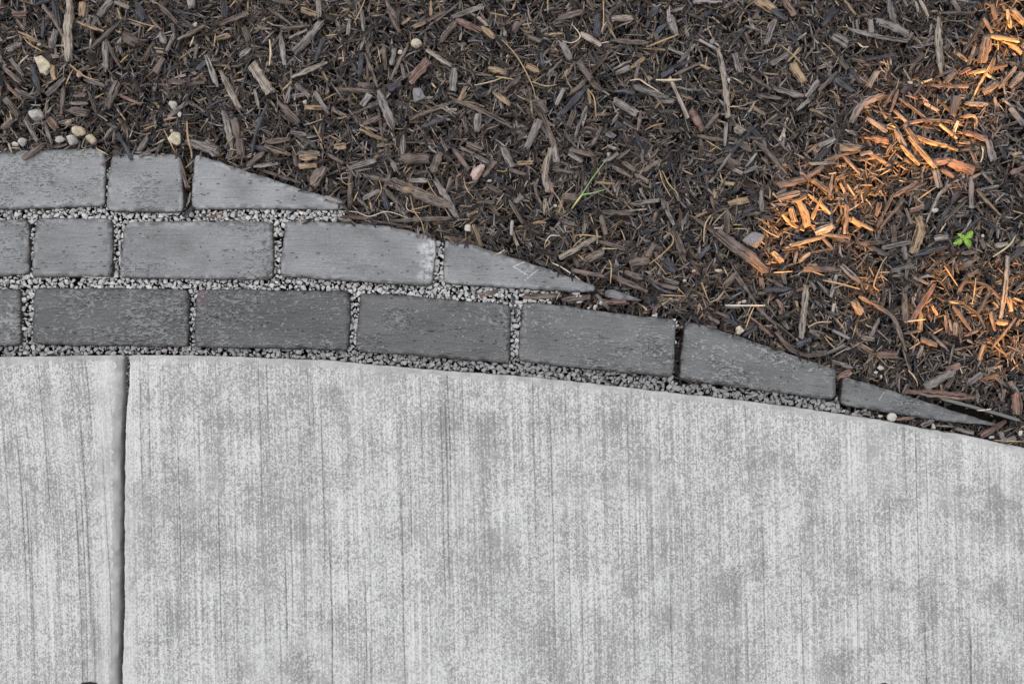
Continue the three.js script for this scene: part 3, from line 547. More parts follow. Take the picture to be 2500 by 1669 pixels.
patch(1500, 0, 4.126, `
-20,190 170,180 84 pale | blocky weathered chunk
360,150 450,80 72 black
560,170 620,350 92 grey | short broad grey chip
-20,405 340,430 58 brown | long flat stick
230,480 510,500 24 tan
1450,0 1600,100 118 tan | large tan chip with a dark end
1590,100 1740,200 68 black
1710,0 1810,140 74 red | frayed rusty bark
1050,500 1110,800 1145,1165 64 pale | long pale splinter with needle tips
560,780 650,980 740,1180 44 pale | slim pale splinter
780,1110 890,1310 86 red | rust brown block
1790,650 1910,820 104 tan | ribbed tan block
1530,440 1620,200 60 grey
1210,540 1260,720 68 grey | bone shaped grey chip
1620,890 1900,970 70 grey | frayed pale slab
2050,820 1940,970 60 grey
1970,1000 1840,1110 50 grey
200,870 540,990 74 grey | dark flat slab
0,920 190,930 54 black
0,1010 230,1150 88 grey
270,1120 240,1310 45 brown
480,770 590,700 68 black
590,680 770,610 44 black
590,760 870,630 34 brown
660,620 770,490 40 grey
205,820 250,620 44 grey
550,480 700,550 44 grey
860,400 1040,500 34 grey
1210,430 1320,290 30 black
1215,1290 1290,1330 92 pale
1360,750 1580,900 38 brown
1440,950 1680,990 44 brown
1480,1280 1640,1150 34 brown
840,1370 1090,1410 50 brown
920,1290 1050,1140 48 brown
1110,1470 1130,1250 44 grey
1180,1540 1300,1400 1420,1270 34 black | long thin black twig
1360,1280 1480,1400 68 black
1590,640 1750,540 58 grey
1750,620 1880,480 34 tan
160,690 300,580 46 tan
20,740 150,680 68 grey
800,20 1080,10 50 grey
570,120 680,80 40 grey
340,770 370,800 50 tan
`);
patch(2000, 0, 4.126, `
1205,190 1210,450 1235,735 80 pale | upright pale grey slat
40,260 160,110 74 black | blunt slate blue chip
300,290 560,360 885,415 58 grey | long tapering split chip
520,200 530,330 60 grey
590,220 750,270 890,345 88 grey | broad weathered flake
700,0 760,230 64 grey
160,360 280,440 98 grey | knobbly lump
900,400 940,330 54 brown
0,910 180,730 46 brown
170,790 330,910 72 black
335,1220 430,1060 640,955 74 grey | bent grey branch piece with a sunlit end
500,860 580,730 78 grey
480,600 780,545 44 black
920,700 1050,540 44 brown
1280,820 1370,730 74 brown
1420,740 1520,690 44 red
1500,745 1700,700 50 tan
1460,520 1620,280 46 brown
1640,620 1700,390 118 brown | wide ribbed brown slab
1400,540 1490,610 50 tan
1510,650 1570,470 40 grey
1540,1020 1640,810 1760,590 34 tan | long thin stick
1690,360 1850,380 2010,410 58 tan
1340,1160 1390,970 108 black | dark cone shaped chunk
1930,870 2050,740 70 grey
1670,930 1780,850 74 grey
1820,880 1980,680 50 grey
900,1240 1100,1210 1420,1230 48 brown
1430,1180 1570,1170 1580,1290 42 tan | hooked tan splinter
1220,1250 1390,1390 44 tan
810,990 950,1090 1090,1200 34 brown
760,1110 920,1260 40 grey
490,1190 680,1320 58 grey
780,1310 860,1470 64 grey
890,1290 990,1440 62 brown
970,1370 1120,1430 1280,1470 52 tan | ridged bright splinter
1480,1330 1690,1400 68 red
720,1130 800,900 40 brown
660,1070 770,890 40 brown
1900,100 1930,280 50 tan
1950,110 2070,230 90 tan | frayed bright bark by the corner of the bed
1920,430 2040,530 60 tan
1750,50 1780,190 50 brown
1350,0 1410,110 54 brown
1660,180 1750,330 44 brown
1480,1040 1700,1050 60 grey
540,1390 690,1420 74 red | dark oval chip
240,1470 420,1490 90 brown
0,1470 150,1400 60 grey
1940,1100 2060,1250 70 grey
1130,860 1500,870 50 brown
830,930 900,870 40 black
1240,130 1560,130 34 brown
`);
patch(800, 360, 4.126, `
735,110 1020,112 122 brown | fat rounded piece of log
1060,235 1130,60 94 brown
235,240 215,615 60 brown | upright flat stick at the tip of the first sawn brick
640,340 860,440 1200,575 128 brown | largest bark chip with a yellow scar
370,285 660,350 55 brown
1090,340 1190,500 1290,690 88 grey | striated grey slab
830,330 990,330 60 grey
1260,10 1420,220 58 brown
1340,0 1620,150 50 grey
1570,290 1690,140 50 brown
1770,0 1850,180 92 grey | flared grey flake
1920,160 2060,150 54 tan
1510,550 1680,550 44 brown
1280,520 1370,470 34 brown
1465,790 1535,985 76 tan | stubby tan chip
1180,900 1400,950 58 red | wet reddish bark over the corner of a brick
1830,530 1970,760 54 brown
1860,740 1850,880 44 grey
550,440 610,620 68 black
560,400 780,640 58 brown
350,520 520,430 50 grey
220,210 470,130 70 grey
650,150 690,230 60 grey
620,100 730,270 30 brown
130,700 430,712 44 red | dark strip pressed along the brick
450,745 840,800 38 brown
650,740 1230,710 58 brown
1300,300 1300,430 34 brown
1330,590 1450,590 24 tan
1885,550 1955,490 66 grey
1830,220 1990,270 44 brown
0,70 150,150 40 brown
350,540 420,670 28 brown
280,290 190,170 26 brown
-40,495 150,555 50 grey
`);
patch(600, 340, 2.8, `
455,300 520,200 105 brown | scaly lump of bark
365,120 480,110 68 tan
370,185 475,175 46 tan
5,185 120,85 40 brown
120,215 370,295 26 brown
130,40 300,105 34 brown
25,40 150,75 30 black
55,185 220,165 32 grey
320,80 350,180 30 brown
610,50 675,45 48 tan
`);
patch(1300, 360, 4.126, `
180,20 130,260 150,430 72 pale | pale upright splinter
215,0 245,150 84 grey
200,215 410,255 58 brown
380,20 620,80 58 brown
370,60 500,140 48 grey
1120,230 1280,130 45 brown
810,190 1000,300 45 brown
1040,270 1160,340 58 brown
640,352 830,365 34 tan
1010,565 1270,530 54 grey
710,650 1020,662 58 brown | straight ribbed stick
320,500 460,510 98 brown
290,1100 460,1010 640,905 68 pale | stout pale brown stick
550,1130 700,1060 88 brown
680,950 940,1020 48 brown
430,1140 460,1190 68 brown
410,1240 740,1300 54 brown
730,1290 900,1190 44 black
800,1290 1140,1440 58 brown
1000,1165 1160,1130 108 brown | angular brown block
1310,1130 1430,1240 84 black | blue black flake
1440,860 1510,1050 92 brown
940,1260 1100,1310 80 brown
1340,1330 1470,1370 54 grey
1250,1365 1440,1415 48 brown
1600,690 1750,790 1880,900 48 brown | long sloping splinter
690,690 740,870 58 brown
1560,300 1820,240 34 black
1840,160 1930,110 54 brown
1225,750 1245,650 30 red
860,110 980,20 38 brown
720,140 870,60 48 grey
920,150 1030,230 58 brown
1670,1110 1780,1000 58 black
1930,1390 2063,1260 58 brown
1160,1090 1220,990 78 brown
1310,520 1330,610 44 brown
1150,1330 1300,1430 1450,1480 34 black
640,1480 710,1560 42 black
740,1555 940,1545 42 red
1960,640 1970,860 60 brown
`);
patch(1700, 340, 5.2275, `
740,0 950,200 1150,430 72 brown | straight brown twig
580,0 390,260 180,550 44 grey | straight slate grey twig
300,1210 500,1370 700,1510 870,1670 165 brown | thickest ridged root
1050,590 1390,500 108 brown | stout grey brown block
1430,470 1620,350 80 brown
1530,270 1690,100 88 black
1460,310 1770,300 54 grey
1640,270 1850,200 2091,150 48 brown
1860,110 2080,100 118 tan | frayed brown bark
830,650 840,910 68 grey
1060,740 1320,680 88 grey
1040,700 1150,620 58 grey
1230,800 1400,730 58 brown
1310,790 1390,950 1420,1100 108 tan | sunlit curved flake
1210,880 1255,1040 98 tan
1480,1010 1600,740 58 tan | sunlit splinter
1590,820 1700,950 64 tan
1430,700 1560,810 44 tan
1480,510 1680,660 78 brown
1330,410 1470,530 44 brown
1080,930 1220,1080 1380,1160 58 tan | sunlit twig with a frayed end
1700,740 1750,420 50 grey
1920,830 1910,1200 74 brown
1210,1350 1640,1240 58 grey | straight grey stick
1600,1210 1960,1250 50 brown
1440,1060 1590,1230 1740,1390 48 brown
1480,1440 1780,1390 44 brown
1320,1550 1440,1450 74 grey
1530,1190 1750,1100 106 grey
980,1440 1100,1560 88 tan
430,820 650,770 94 tan | greenish tan block
610,940 760,860 58 black
600,970 810,940 54 brown
830,980 980,1010 58 black
365,930 400,1180 74 brown
380,560 490,570 62 tan
420,250 490,350 88 brown
610,420 780,350 58 grey
1990,1020 2091,1090 88 tan
1870,200 2091,430 54 brown
`);
patch(2100, 340, 5.2275, `
530,80 640,200 760,320 74 tan | short bright sunlit splinter
630,-20 800,170 970,370 78 tan | long bright sunlit splinter
760,0 1080,70 1240,140 58 tan
930,290 1140,270 108 red
1150,290 1440,400 146 red | broad flake of pinkish bark
1040,390 1200,470 68 red
970,400 1010,600 108 grey | weathered stub
1330,480 1030,690 860,1040 54 pale | bent bone coloured twig
1380,490 1180,780 1000,1130 58 black | bent black twig
1420,490 1430,870 84 grey | upright grey slab
1500,640 1650,820 1790,970 46 tan
1640,20 1710,270 108 grey | blunt fibrous slab
1770,50 1870,240 64 black
750,980 770,1180 690,1420 148 tan | large notched chunk
430,1110 440,1300 84 brown
300,1380 660,1310 72 grey
0,1330 310,1310 68 brown
690,1470 1100,1370 88 black
110,1370 360,1480 78 brown
560,1370 590,1520 78 grey
430,730 740,540 68 brown
230,1100 430,690 48 brown | leaning stick
260,1140 540,790 58 brown
210,980 250,820 78 brown
-20,1060 180,1160 58 tan
1090,1180 1200,1420 58 black
960,1270 1110,1240 98 grey
1080,1040 1370,760 58 brown
1730,1360 1890,1330 78 pale | pale chip
1900,1540 2091,1390 98 black
1930,430 2091,360 74 red
1960,200 2060,190 78 tan
1560,420 1700,570 40 grey
1520,640 1770,590 40 grey
1600,1050 1740,1130 58 black
1210,1080 1360,1110 58 black
640,910 820,870 78 red
590,890 660,1080 48 brown
1260,800 1370,740 34 brown
1300,1460 1470,1430 58 brown
1550,1280 1590,1380 68 brown
340,190 400,70 54 brown
110,170 340,300 58 brown
0,190 150,160 58 grey
`);
patch(1700, 640, 5.2275, `
1405,320 1380,600 1340,960 104 pale | upright grey brown plank
1390,90 1860,90 84 brown | long level chip
1870,50 2091,260 88 grey
860,350 1200,340 84 black
1290,360 1480,290 44 brown
480,150 600,300 54 brown
440,0 560,210 740,500 850,650 1050,810 1250,970 48 brown | long winding root
1030,910 1200,1100 1400,1180 1650,1160 74 brown | curved piece of root along the sawn brick
1030,480 1090,560 1080,660 58 red | curled rusty shaving
1290,1050 1460,990 94 black | black lump under the plank
1080,730 1300,580 38 brown
620,650 970,940 58 red
1810,1470 1960,1400 94 red | reddish block in the gap between the last two bricks
360,290 490,170 54 brown
830,200 850,340 68 brown
920,210 1110,310 48 brown
1100,140 1140,270 54 grey
1720,440 1790,170 54 grey
2020,500 2100,640 126 tan | rounded chunk with a sunlit face
260,640 430,710 54 brown
350,720 520,790 58 black
600,940 780,840 54 black
1450,870 1560,940 54 grey
1680,1160 1890,1060 48 grey
1740,1260 2000,1350 54 grey
1750,870 1950,970 48 grey
1550,240 1690,420 44 grey
1110,760 1180,850 48 grey
160,680 290,770 48 brown
`);
patch(2100, 640, 5.2275, `
650,760 800,520 950,290 94 red | straight reddish brown slat
780,640 770,860 74 tan | leaf shaped sunlit chip
1890,-60 1870,230 1840,480 1800,700 74 pale | long upright twig near the frame edge
1500,650 1680,370 58 black
1340,240 1600,290 1800,470 54 brown
570,410 590,800 98 brown | dark upright slab
0,440 110,500 410,690 520,930 580,1120 58 brown | long kinked twig
560,1120 640,1380 44 brown
780,980 970,1050 98 brown
570,180 780,300 54 black
690,190 900,290 48 grey
410,110 660,30 88 grey
1150,500 1330,520 48 tan
1200,560 1420,870 58 brown
1330,540 1500,660 1600,840 48 brown
1670,630 1730,880 64 brown
1750,760 1880,770 88 tan | blocky chunk
1340,940 1520,870 34 brown
1700,1070 1990,720 48 brown
1520,1240 1590,1060 68 tan
1390,1540 1550,1430 98 grey | flat grey chip
1560,1490 1770,1440 54 brown
1120,1370 1290,1310 108 red
940,1390 1000,1290 68 grey
740,1220 800,1070 58 grey
230,1180 460,1185 98 red | dark wine red chunk
130,960 250,720 64 grey
20,960 170,980 68 grey
1090,680 1110,900 48 brown
1150,740 1180,870 48 grey
1220,770 1220,920 58 grey
1290,790 1290,1020 44 brown
930,560 990,670 48 tan
880,890 1140,1140 44 grey
1390,170 1510,110 58 brown
1250,400 1390,130 58 brown
1900,450 1940,620 78 tan
1960,460 2091,510 48 tan
1300,60 1430,10 108 brown
570,910 790,870 48 brown
1210,1120 1440,1070 38 brown
1140,1300 1200,1050 38 grey
`);
patch(2060, 860, 4.0727, `
650,390 960,415 1290,450 88 red | long pinkish brown strip
830,345 1080,190 100 grey | broad flat grey chip
1370,830 1610,690 68 red | chip crossing the tip of the last brick
1720,410 1735,600 112 red | blocky red brown chunk at the frame edge
600,410 640,320 58 brown
1030,340 1100,240 54 brown
1570,800 1600,870 1700,850 58 grey
780,730 890,680 54 grey
530,670 700,650 38 red
1660,290 1730,400 58 grey
1110,760 1290,800 50 grey
190,600 270,620 46 grey
`);
patch(1100, 520, 2.8, `
500,572 750,560 44 brown | dark bark laid in the gravel under the chalked brick
770,592 950,572 44 brown
170,572 330,530 38 brown
1000,560 1080,650 34 brown
1060,608 1220,614 38 red | reddish bark under the brick sliver
870,1090 960,1150 14 black
1040,1130 1130,1180 14 black
425,570 445,690 26 black
`);
const LAND = [
  [100, 161, 'the cream kidney shaped pebble'], [86, 281, 'the pale rounded grey pebble'], [191, 319, 'the tan pebble in the cluster above the first brick'], [429, 340, 'the large tan pebble above the half brick'],
  [421, 257, 'the small tilted grey pebble'], [1016, 106, 'the round cream pebble'], [1021, 235, 'the big blue grey stone'], [1165, 421, 'the pink pebble'], [1141, 557, 'the flat white pebble'],
  [1844, 584, 'the diamond shaped grey stone'], [1804, 808, 'the cream pebble by the sawn brick'], [2338, 588, 'the green seedling'], [1430, 440, 'the green grass sprig'], [2284, 514, 'the white pebble near the seedling'],
  [2222, 201, 'the tiny white stone in the upper bed'], [2151, 905, 'the crumbly white fragments'], [2295, 112, 'the upright pale grey slat'], [1775, 205, 'the long pale needle tipped splinter'], [165, 75, 'the widest bark strip'],
  [1325, 300, 'the longest forked splinter'], [1020, 470, 'the bark chip with the yellow scar'], [2120, 255, 'the bent grey branch piece'], [1965, 765, 'the upright grey brown plank'], [2255, 742, 'the straight reddish slat'],
  [2455, 700, 'the long twig by the frame edge'], [640, 195, 'the broad frayed pale chip'], [945, 270, 'the tapering grey chip'], [750, 430, 'the first sawn brick'], [1290, 645, 'the chalked brick'],
  [2340, 985, 'the edging strip'], [1950, 178, 'the ribbed tan block'], [2360, 410, 'the broad pinkish bark flake'], [740, 85, 'the split ridged chip'],
];
const said = new Set();
function placeWords(px, py, self) {                               // where a thing lies, told by the landmark beside it; second choice adds another one
  const c = LAND.map(([x, y, name]) => { const dx = px - x, dy = py - y, d = Math.hypot(dx, dy); return { name, dx, dy, d, cost: d * (1 + 0.35 * Math.abs(dx) / (d + 1)) }; }).filter((a) => a.d > 22 && !(self && a.name.includes(self))).sort((a, b) => a.cost - b.cost);
  const dir = (a) => { const v = a.dy < 0 ? 'above' : 'below', h = a.dx < 0 ? 'left' : 'right', q = Math.abs(a.dx) / (Math.abs(a.dy) + 1e-3); const far = a.d < 60 ? 'just ' : a.d > 150 ? 'well ' : ''; return q < 0.45 ? `${far}${v} ${a.name}` : q > 2.2 ? `${far}${h} of ${a.name}` : `${far}${v} and ${h} of ${a.name}`; };
  return c.map(dir);
}
function unique(what, px, py) {
  for (const w of placeWords(px, py)) { const t = `${what} ${w}`; if (!said.has(t) && t.split(/\s+/).length <= 16) { said.add(t); return t; } }
  said.add(what); return what;
}
const WORD = { grey: 'grey', pale: 'pale grey', brown: 'brown', black: 'blackish', tan: 'tan', red: 'reddish brown' };
function describe(a, b, w, tone, f) {
  const dx = b.x - a.x, dy = b.y - a.y, L = Math.hypot(dx, dy), k = L / w, ang = Math.abs(Math.atan2(dy, dx) * 180 / Math.PI) % 180;
  const size = L > 55 ? 'long' : L < 32 ? 'short' : 'medium', shape = k > 5 ? 'slender' : k < 2 ? 'stubby' : 'narrow';
  const lie = ang < 22 || ang > 158 ? 'level' : ang > 68 && ang < 112 ? 'upright' : (dy / dx > 0 ? 'falling' : 'rising');
  return `${size} ${shape} ${lie} ${WORD[tone]} wood chip`;
}
{
  const f = rng(8080), all = [];
  for (const [ox, oy, k, text] of PATCHES) for (const line of text.trim().split('\n')) {
    const [spec, words] = line.split('|').map((t) => t.trim()), q = spec.split(/\s+/), tone = q.pop(), w = Number(q.pop()) / k;
    if (!TONES[tone]) continue;
    const pts = q.map((p) => { const [a, b] = p.split(',').map(Number); return new THREE.Vector2(ox + a / k, oy + b / k); });
    let len = 0; for (let i = 1; i < pts.length; i++) len += pts[i].distanceTo(pts[i - 1]);
    all.push({ pts, w, tone, words, len, size: w * len + (words ? 1e4 : 0) });
  }
  all.sort((a, b) => b.size - a.size);
  const spare = new Soup();
  all.forEach((c, n) => {
    const w = c.w * S * 0.88, th = Math.min(0.011, w * rr(0.42, 0.62, f)), segs = Math.max(4, Math.round(c.len / 8)), cv = new THREE.SplineCurve(c.pts), flat = c.pts.length === 2 ? cv.getPoints(segs) : cv.getSpacedPoints(segs);
    const t0 = TONES[c.tone], k = rr(0.82, 1.15, f), tone = t0.map((v) => v * k), tilt = (f() - 0.5) * 0.16, bow = (f() - 0.5) * 0.05 * c.len * S;
    const mid = flat[Math.floor(flat.length / 2)], xm = X(mid.x), zm = Z(mid.y);
    const overlap = flat.some((p) => brickAt(X(p.x), Z(p.y), 0.001) >= 0), low = !overlap && brickAt(xm, zm, 0.012) >= 0, inGravel = zone(xm, zm) === 1;
    const y0 = overlap ? th * 0.5 + 0.0012 : low || inGravel ? -0.0075 : bedHeight(xm, zm) + 0.002 + 0.0035 * f() + th * 0.2;
    const world = flat.map((p, i) => { const t = i / (flat.length - 1) - 0.5, y = y0 + t * tilt * c.len * S * (overlap || low ? 0.15 : 0.5) + bow * (0.25 - t * t) * (overlap ? 0 : 1); const v = at(p.x, p.y, y), j = (f() - 0.5) * w * 0.07; v.x += j; v.z += j; return v; });
    const opt = { sides: w > 0.007 ? 8 : 6, rag: c.len * S > 0.05 ? 0.8 : 0.5, tip: c.w / c.len > 0.3 ? [rr(0.75, 1, f), rr(0.75, 1, f)] : [rr(0.45, 1, f), rr(0.45, 1, f)], roll: (f() - 0.5) * 0.6, knobs: 0.16, streak: 0.16 };
    if (n >= 300) { chip(spare, world, w, th, tone, f, opt); return; }
    const soup = new Soup(), o0 = world[0].clone(); chip(soup, world.map((v) => v.clone().sub(o0)), w, th, tone, f, opt);
    const o = soup.mesh(numbered('wood_chip'), chipMaterial); o.position.copy(o0);
    const what = c.words ? c.words.split(',')[0] : describe(c.pts[0], c.pts[c.pts.length - 1], c.w, c.tone, f);
    tag(o, unique(what, mid.x, mid.y), 'wood chip', 'larger wood chips lying on the mulch bed'); scene.add(o);
    if (c.words?.includes('yellow scar')) { const scar = new Soup(), q = (a, b) => at(800 + a / 4.126, 360 + b / 4.126, y0 + th * 0.5 + 0.0006).sub(o0); chip(scar, [q(765, 405), q(800, 415), q(830, 430), q(862, 425)], 0.005, 0.0016, [0.72, 0.54, 0.26], f, { sides: 6, rag: 1 }); const m = scar.mesh('bare_wood', chipMaterial); m.userData.label = 'yellow scar of bare wood'; o.add(m); }
  });
  if (spare.n) { const o = spare.mesh('loose_mulch', chipMaterial); tag(o, 'smaller loose wood chips strewn over the mulch bed', null, null, 'stuff'); scene.add(o); }
  console.log('traced chips', all.length);
}

// ---------------------------------------------------------------- pebbles
{
  const f = rng(606);
  const mott = tex(256, 256, (i, j) => { const v = 0.72 + 0.4 * (fbm(i / 30, j / 30, 71, 4) - 0.5) + 0.2 * (vn(i / 2.5, j / 2.5, 72) - 0.5) - 0.25 * smooth(0.66, 0.75, fbm(i / 9, j / 9, 73, 3)); return [enc(v), enc(v * 0.985), enc(v * 0.96)]; }, true);
  const gran = tex(256, 256, (i, j) => { const a = vn(i / 4, j / 4, 81), v = 0.66 + 0.5 * (a - 0.5) + 0.35 * (vn(i / 1.8, j / 1.8, 82) - 0.5); return [enc(v), enc(v), enc(v)]; }, true);
  const bump = tex(256, 256, (i, j) => fbm(i / 14, j / 14, 91, 5));
  const mats = [new THREE.MeshStandardMaterial({ map: mott, bumpMap: bump, bumpScale: 0.0012, vertexColors: true, roughness: 0.75 }), new THREE.MeshStandardMaterial({ map: gran, bumpMap: bump, bumpScale: 0.0015, vertexColors: true, roughness: 0.85 })];
  const stone = (px, py, w, h, turn, col, label, { round = false, mat = 0, h0 = null, big = 2, bend = 0, flat = 0.62 } = {}) => {
    const shape = stoneShape(f, round ? { detail: big, cuts: 2, depth: [0.9, 0.97], lump: 0.06 } : { detail: big, cuts: 11, depth: [0.55, 0.9], lump: 0.4 }), a = w * S / 2 * 1.1, b = h * S / 2 * 1.1, c = Math.min(a, b) * flat * 1.3;
    const soup = new Soup(), q = [Math.cos(turn), Math.sin(turn)];
    let m = 0; for (const p of shape) m = Math.max(m, Math.abs(p[0]), Math.abs(p[2]));
    for (const p of shape) { let x = p[0] / m * a, z = p[2] / m * b; x += bend * a * (1 - (p[2] / m) ** 2); soup.p.push(x * q[0] - z * q[1], p[1] * c, x * q[1] + z * q[0]); soup.u.push(x / 0.04 + 0.5, z / 0.04 + p[1] * 0.1 + 0.5); const k = rr(0.96, 1.04, f); soup.c.push(col[0] * k, col[1] * k, col[2] * k); }
    soup.i.push(...ICO[big].f);
    const o = soup.mesh(numbered(label.includes('stone') ? 'stone' : 'pebble'), mats[mat]); const xm = X(px), zm = Z(py);
    const y = h0 ?? (zone(xm, zm) ? -0.004 : brickAt(xm, zm, 0.012) >= 0 ? -0.002 : bedHeight(xm, zm) + 0.003) ; o.position.copy(at(px, py, y));
    tag(o, label, label.includes('stone') ? 'stone' : 'pebble', 'loose pebbles on the mulch bed'); scene.add(o);
  };
  const cream = [0.80, 0.71, 0.54], white = [0.80, 0.77, 0.70], greyw = [0.66, 0.64, 0.62], tan = [0.72, 0.60, 0.45], pink = [0.78, 0.58, 0.50], blue = [0.35, 0.345, 0.36];
  stone(100, 161, 34, 46, -0.45, cream, 'cream kidney shaped pebble below the widest bark strip', { bend: 0.3, big: 3 });
  stone(86, 281, 34, 34, 0.3, greyw, 'pale rounded grey pebble with a tan rim above the first brick', { big: 3 });
  stone(191, 319, 34, 27, 0.5, tan, 'tan pebble on top of the cluster above the first brick');
  stone(178, 342, 32, 33, 0.7, greyw, 'grey white angular pebble lying between two tan ones at the brick');
  stone(222, 339, 28, 26, 0.1, tan, 'tan pebble nearest the gap between first brick and half brick');
  stone(35, 353, 19, 14, 0.1, white, 'small white oval pebble touching the first brick');
  stone(55, 348, 22, 30, 0.6, greyw, 'grey white wedge shaped pebble beside a white oval one');
  stone(145, 340, 24, 18, 0.2, greyw, 'small half buried grey pebble above the middle of the first brick');
  stone(421, 257, 21, 28, -0.35, greyw, 'small tilted grey pebble above the large tan pebble');
  stone(438, 280, 10, 14, 0.2, white, 'tiny white chip of stone under the tilted grey pebble');
  stone(429, 340, 39, 34, 0.2, cream, 'large tan pebble above the half brick', { big: 3 });
  stone(418, 320, 10, 10, 0, tan, 'tiny tan pebble resting against the large tan pebble');
  stone(95, 108, 10, 10, 0, white, 'tiny white pebble above the cream kidney shaped one');
  stone(194, 181, 15, 16, 0, pink, 'small pink pebble beside the widest bark strip');
  stone(475, 60, 11, 14, 0, tan, 'small ochre pebble high in the bed');
  stone(1016, 106, 25, 21, 0.1, cream, 'round cream pebble, smooth as a bead', { round: true, big: 3, flat: 0.85 });
  stone(1021, 235, 36, 42, 0.2, blue, 'big blue grey granite stone', { mat: 1, big: 3, flat: 0.6 });
  stone(1165, 421, 27, 46, 0.5, pink, 'pink speckled pebble, long and upright', { mat: 1, big: 3, flat: 0.5 });
  stone(1141, 557, 19, 18, 0, white, 'flat white pebble above the chalked brick', { flat: 0.45 });
  stone(955, 498, 8, 10, 0, white, 'tiny white stone by the brick with lime bloom');
  stone(1195, 441, 12, 7, 0.1, white, 'tiny white stone beside the pink pebble');
  stone(1356, 502, 9, 9, 0, greyw, 'tiny grey stone below the grass sprig');
  stone(1486, 376, 11, 11, 0, tan, 'tiny tan stone above the grass sprig');
  stone(1611, 627, 9, 9, 0, white, 'tiny white stone beside the curved straw');
  stone(1754, 661, 18, 10, 0.05, cream, 'small cream pebble below the thickest root');
  stone(1694, 661, 9, 8, 0, tan, 'tiny tan pebble left of the small cream pebble');
  stone(1804, 808, 27, 24, 0.2, cream, 'cream pebble resting against the large sawn brick', { big: 3 });
  stone(1818, 736, 13, 11, 0, white, 'small white pebble over the straight pale straw');
  stone(1806, 739, 12, 7, -0.6, pink, 'small pinkish pebble over the straight pale straw');
  stone(1850, 787, 12, 6, 0.5, greyw, 'small grey pebble left of the long winding root');
  stone(1672, 685, 9, 9, 0.3, white, 'tiny white pebble above the last uncut brick');
  stone(2222, 201, 14, 9, 0.1, white, 'tiny white stone in the upper bed under a tan straw');
  stone(2284, 514, 16, 13, -0.4, white, 'white pebble near the seedling beside the bent twig');
  stone(2400, 575, 8, 9, 0, white, 'tiny white pebble right of the seedling');
  stone(2151, 898, 17, 12, 0.2, white, 'largest of the crumbly white fragments', { big: 2 });
  stone(2139, 910, 10, 10, 0, white, 'left one of the crumbly white fragments');
  stone(2152, 918, 8, 13, 0.1, white, 'lowest of the crumbly white fragments');
  stone(2178, 1018, 22, 20, 0, white, 'round white pebble between the pointed brick and the slab', { round: true, h0: -0.002 });
  stone(2280, 1041, 10, 15, -0.2, white, 'small white oblong pebble between the pointed brick and the slab', { h0: -0.004 });
  stone(2492, 1057, 12, 13, 0, white, 'white pebble at the frame edge beyond the slab', { h0: -0.003 });
  stone(2422, 1067, 14, 9, 0.1, greyw, 'flat grey pebble touching the slab rim', { h0: -0.004 });
  stone(2150, 1015, 14, 8, 0.1, greyw, 'flat grey pebble left of the round white pebble', { h0: -0.006 });
  stone(1740, 100, 14, 20, 0.2, blue, 'dull bluish pebble above the needle tipped splinter', { mat: 1 });
  stone(1779, 196, 8, 14, 0, greyw, 'tiny bluish white stone beside the needle tipped splinter');
  stone(1233, 82, 9, 13, 0, blue, 'tiny bluish stone below a tan flake');
  stone(977, 127, 12, 12, 0, white, 'tiny white stone left of the round cream pebble');
  stone(744, 250, 11, 12, 0, white, 'tiny white stone amid dark chips');
  stone(1915, 332, 7, 10, -0.3, white, 'tiny white stone under the bone shaped chip');
  stone(1844, 584, 58, 38, 0.15, blue, 'diamond shaped grey stone with its lower side in orange sun', { mat: 1, big: 3, flat: 0.55 });
  stone(1454, 748, 10, 9, 0.2, white, 'square white stone in the gravel beside the brick sliver', { h0: -0.005 });
}

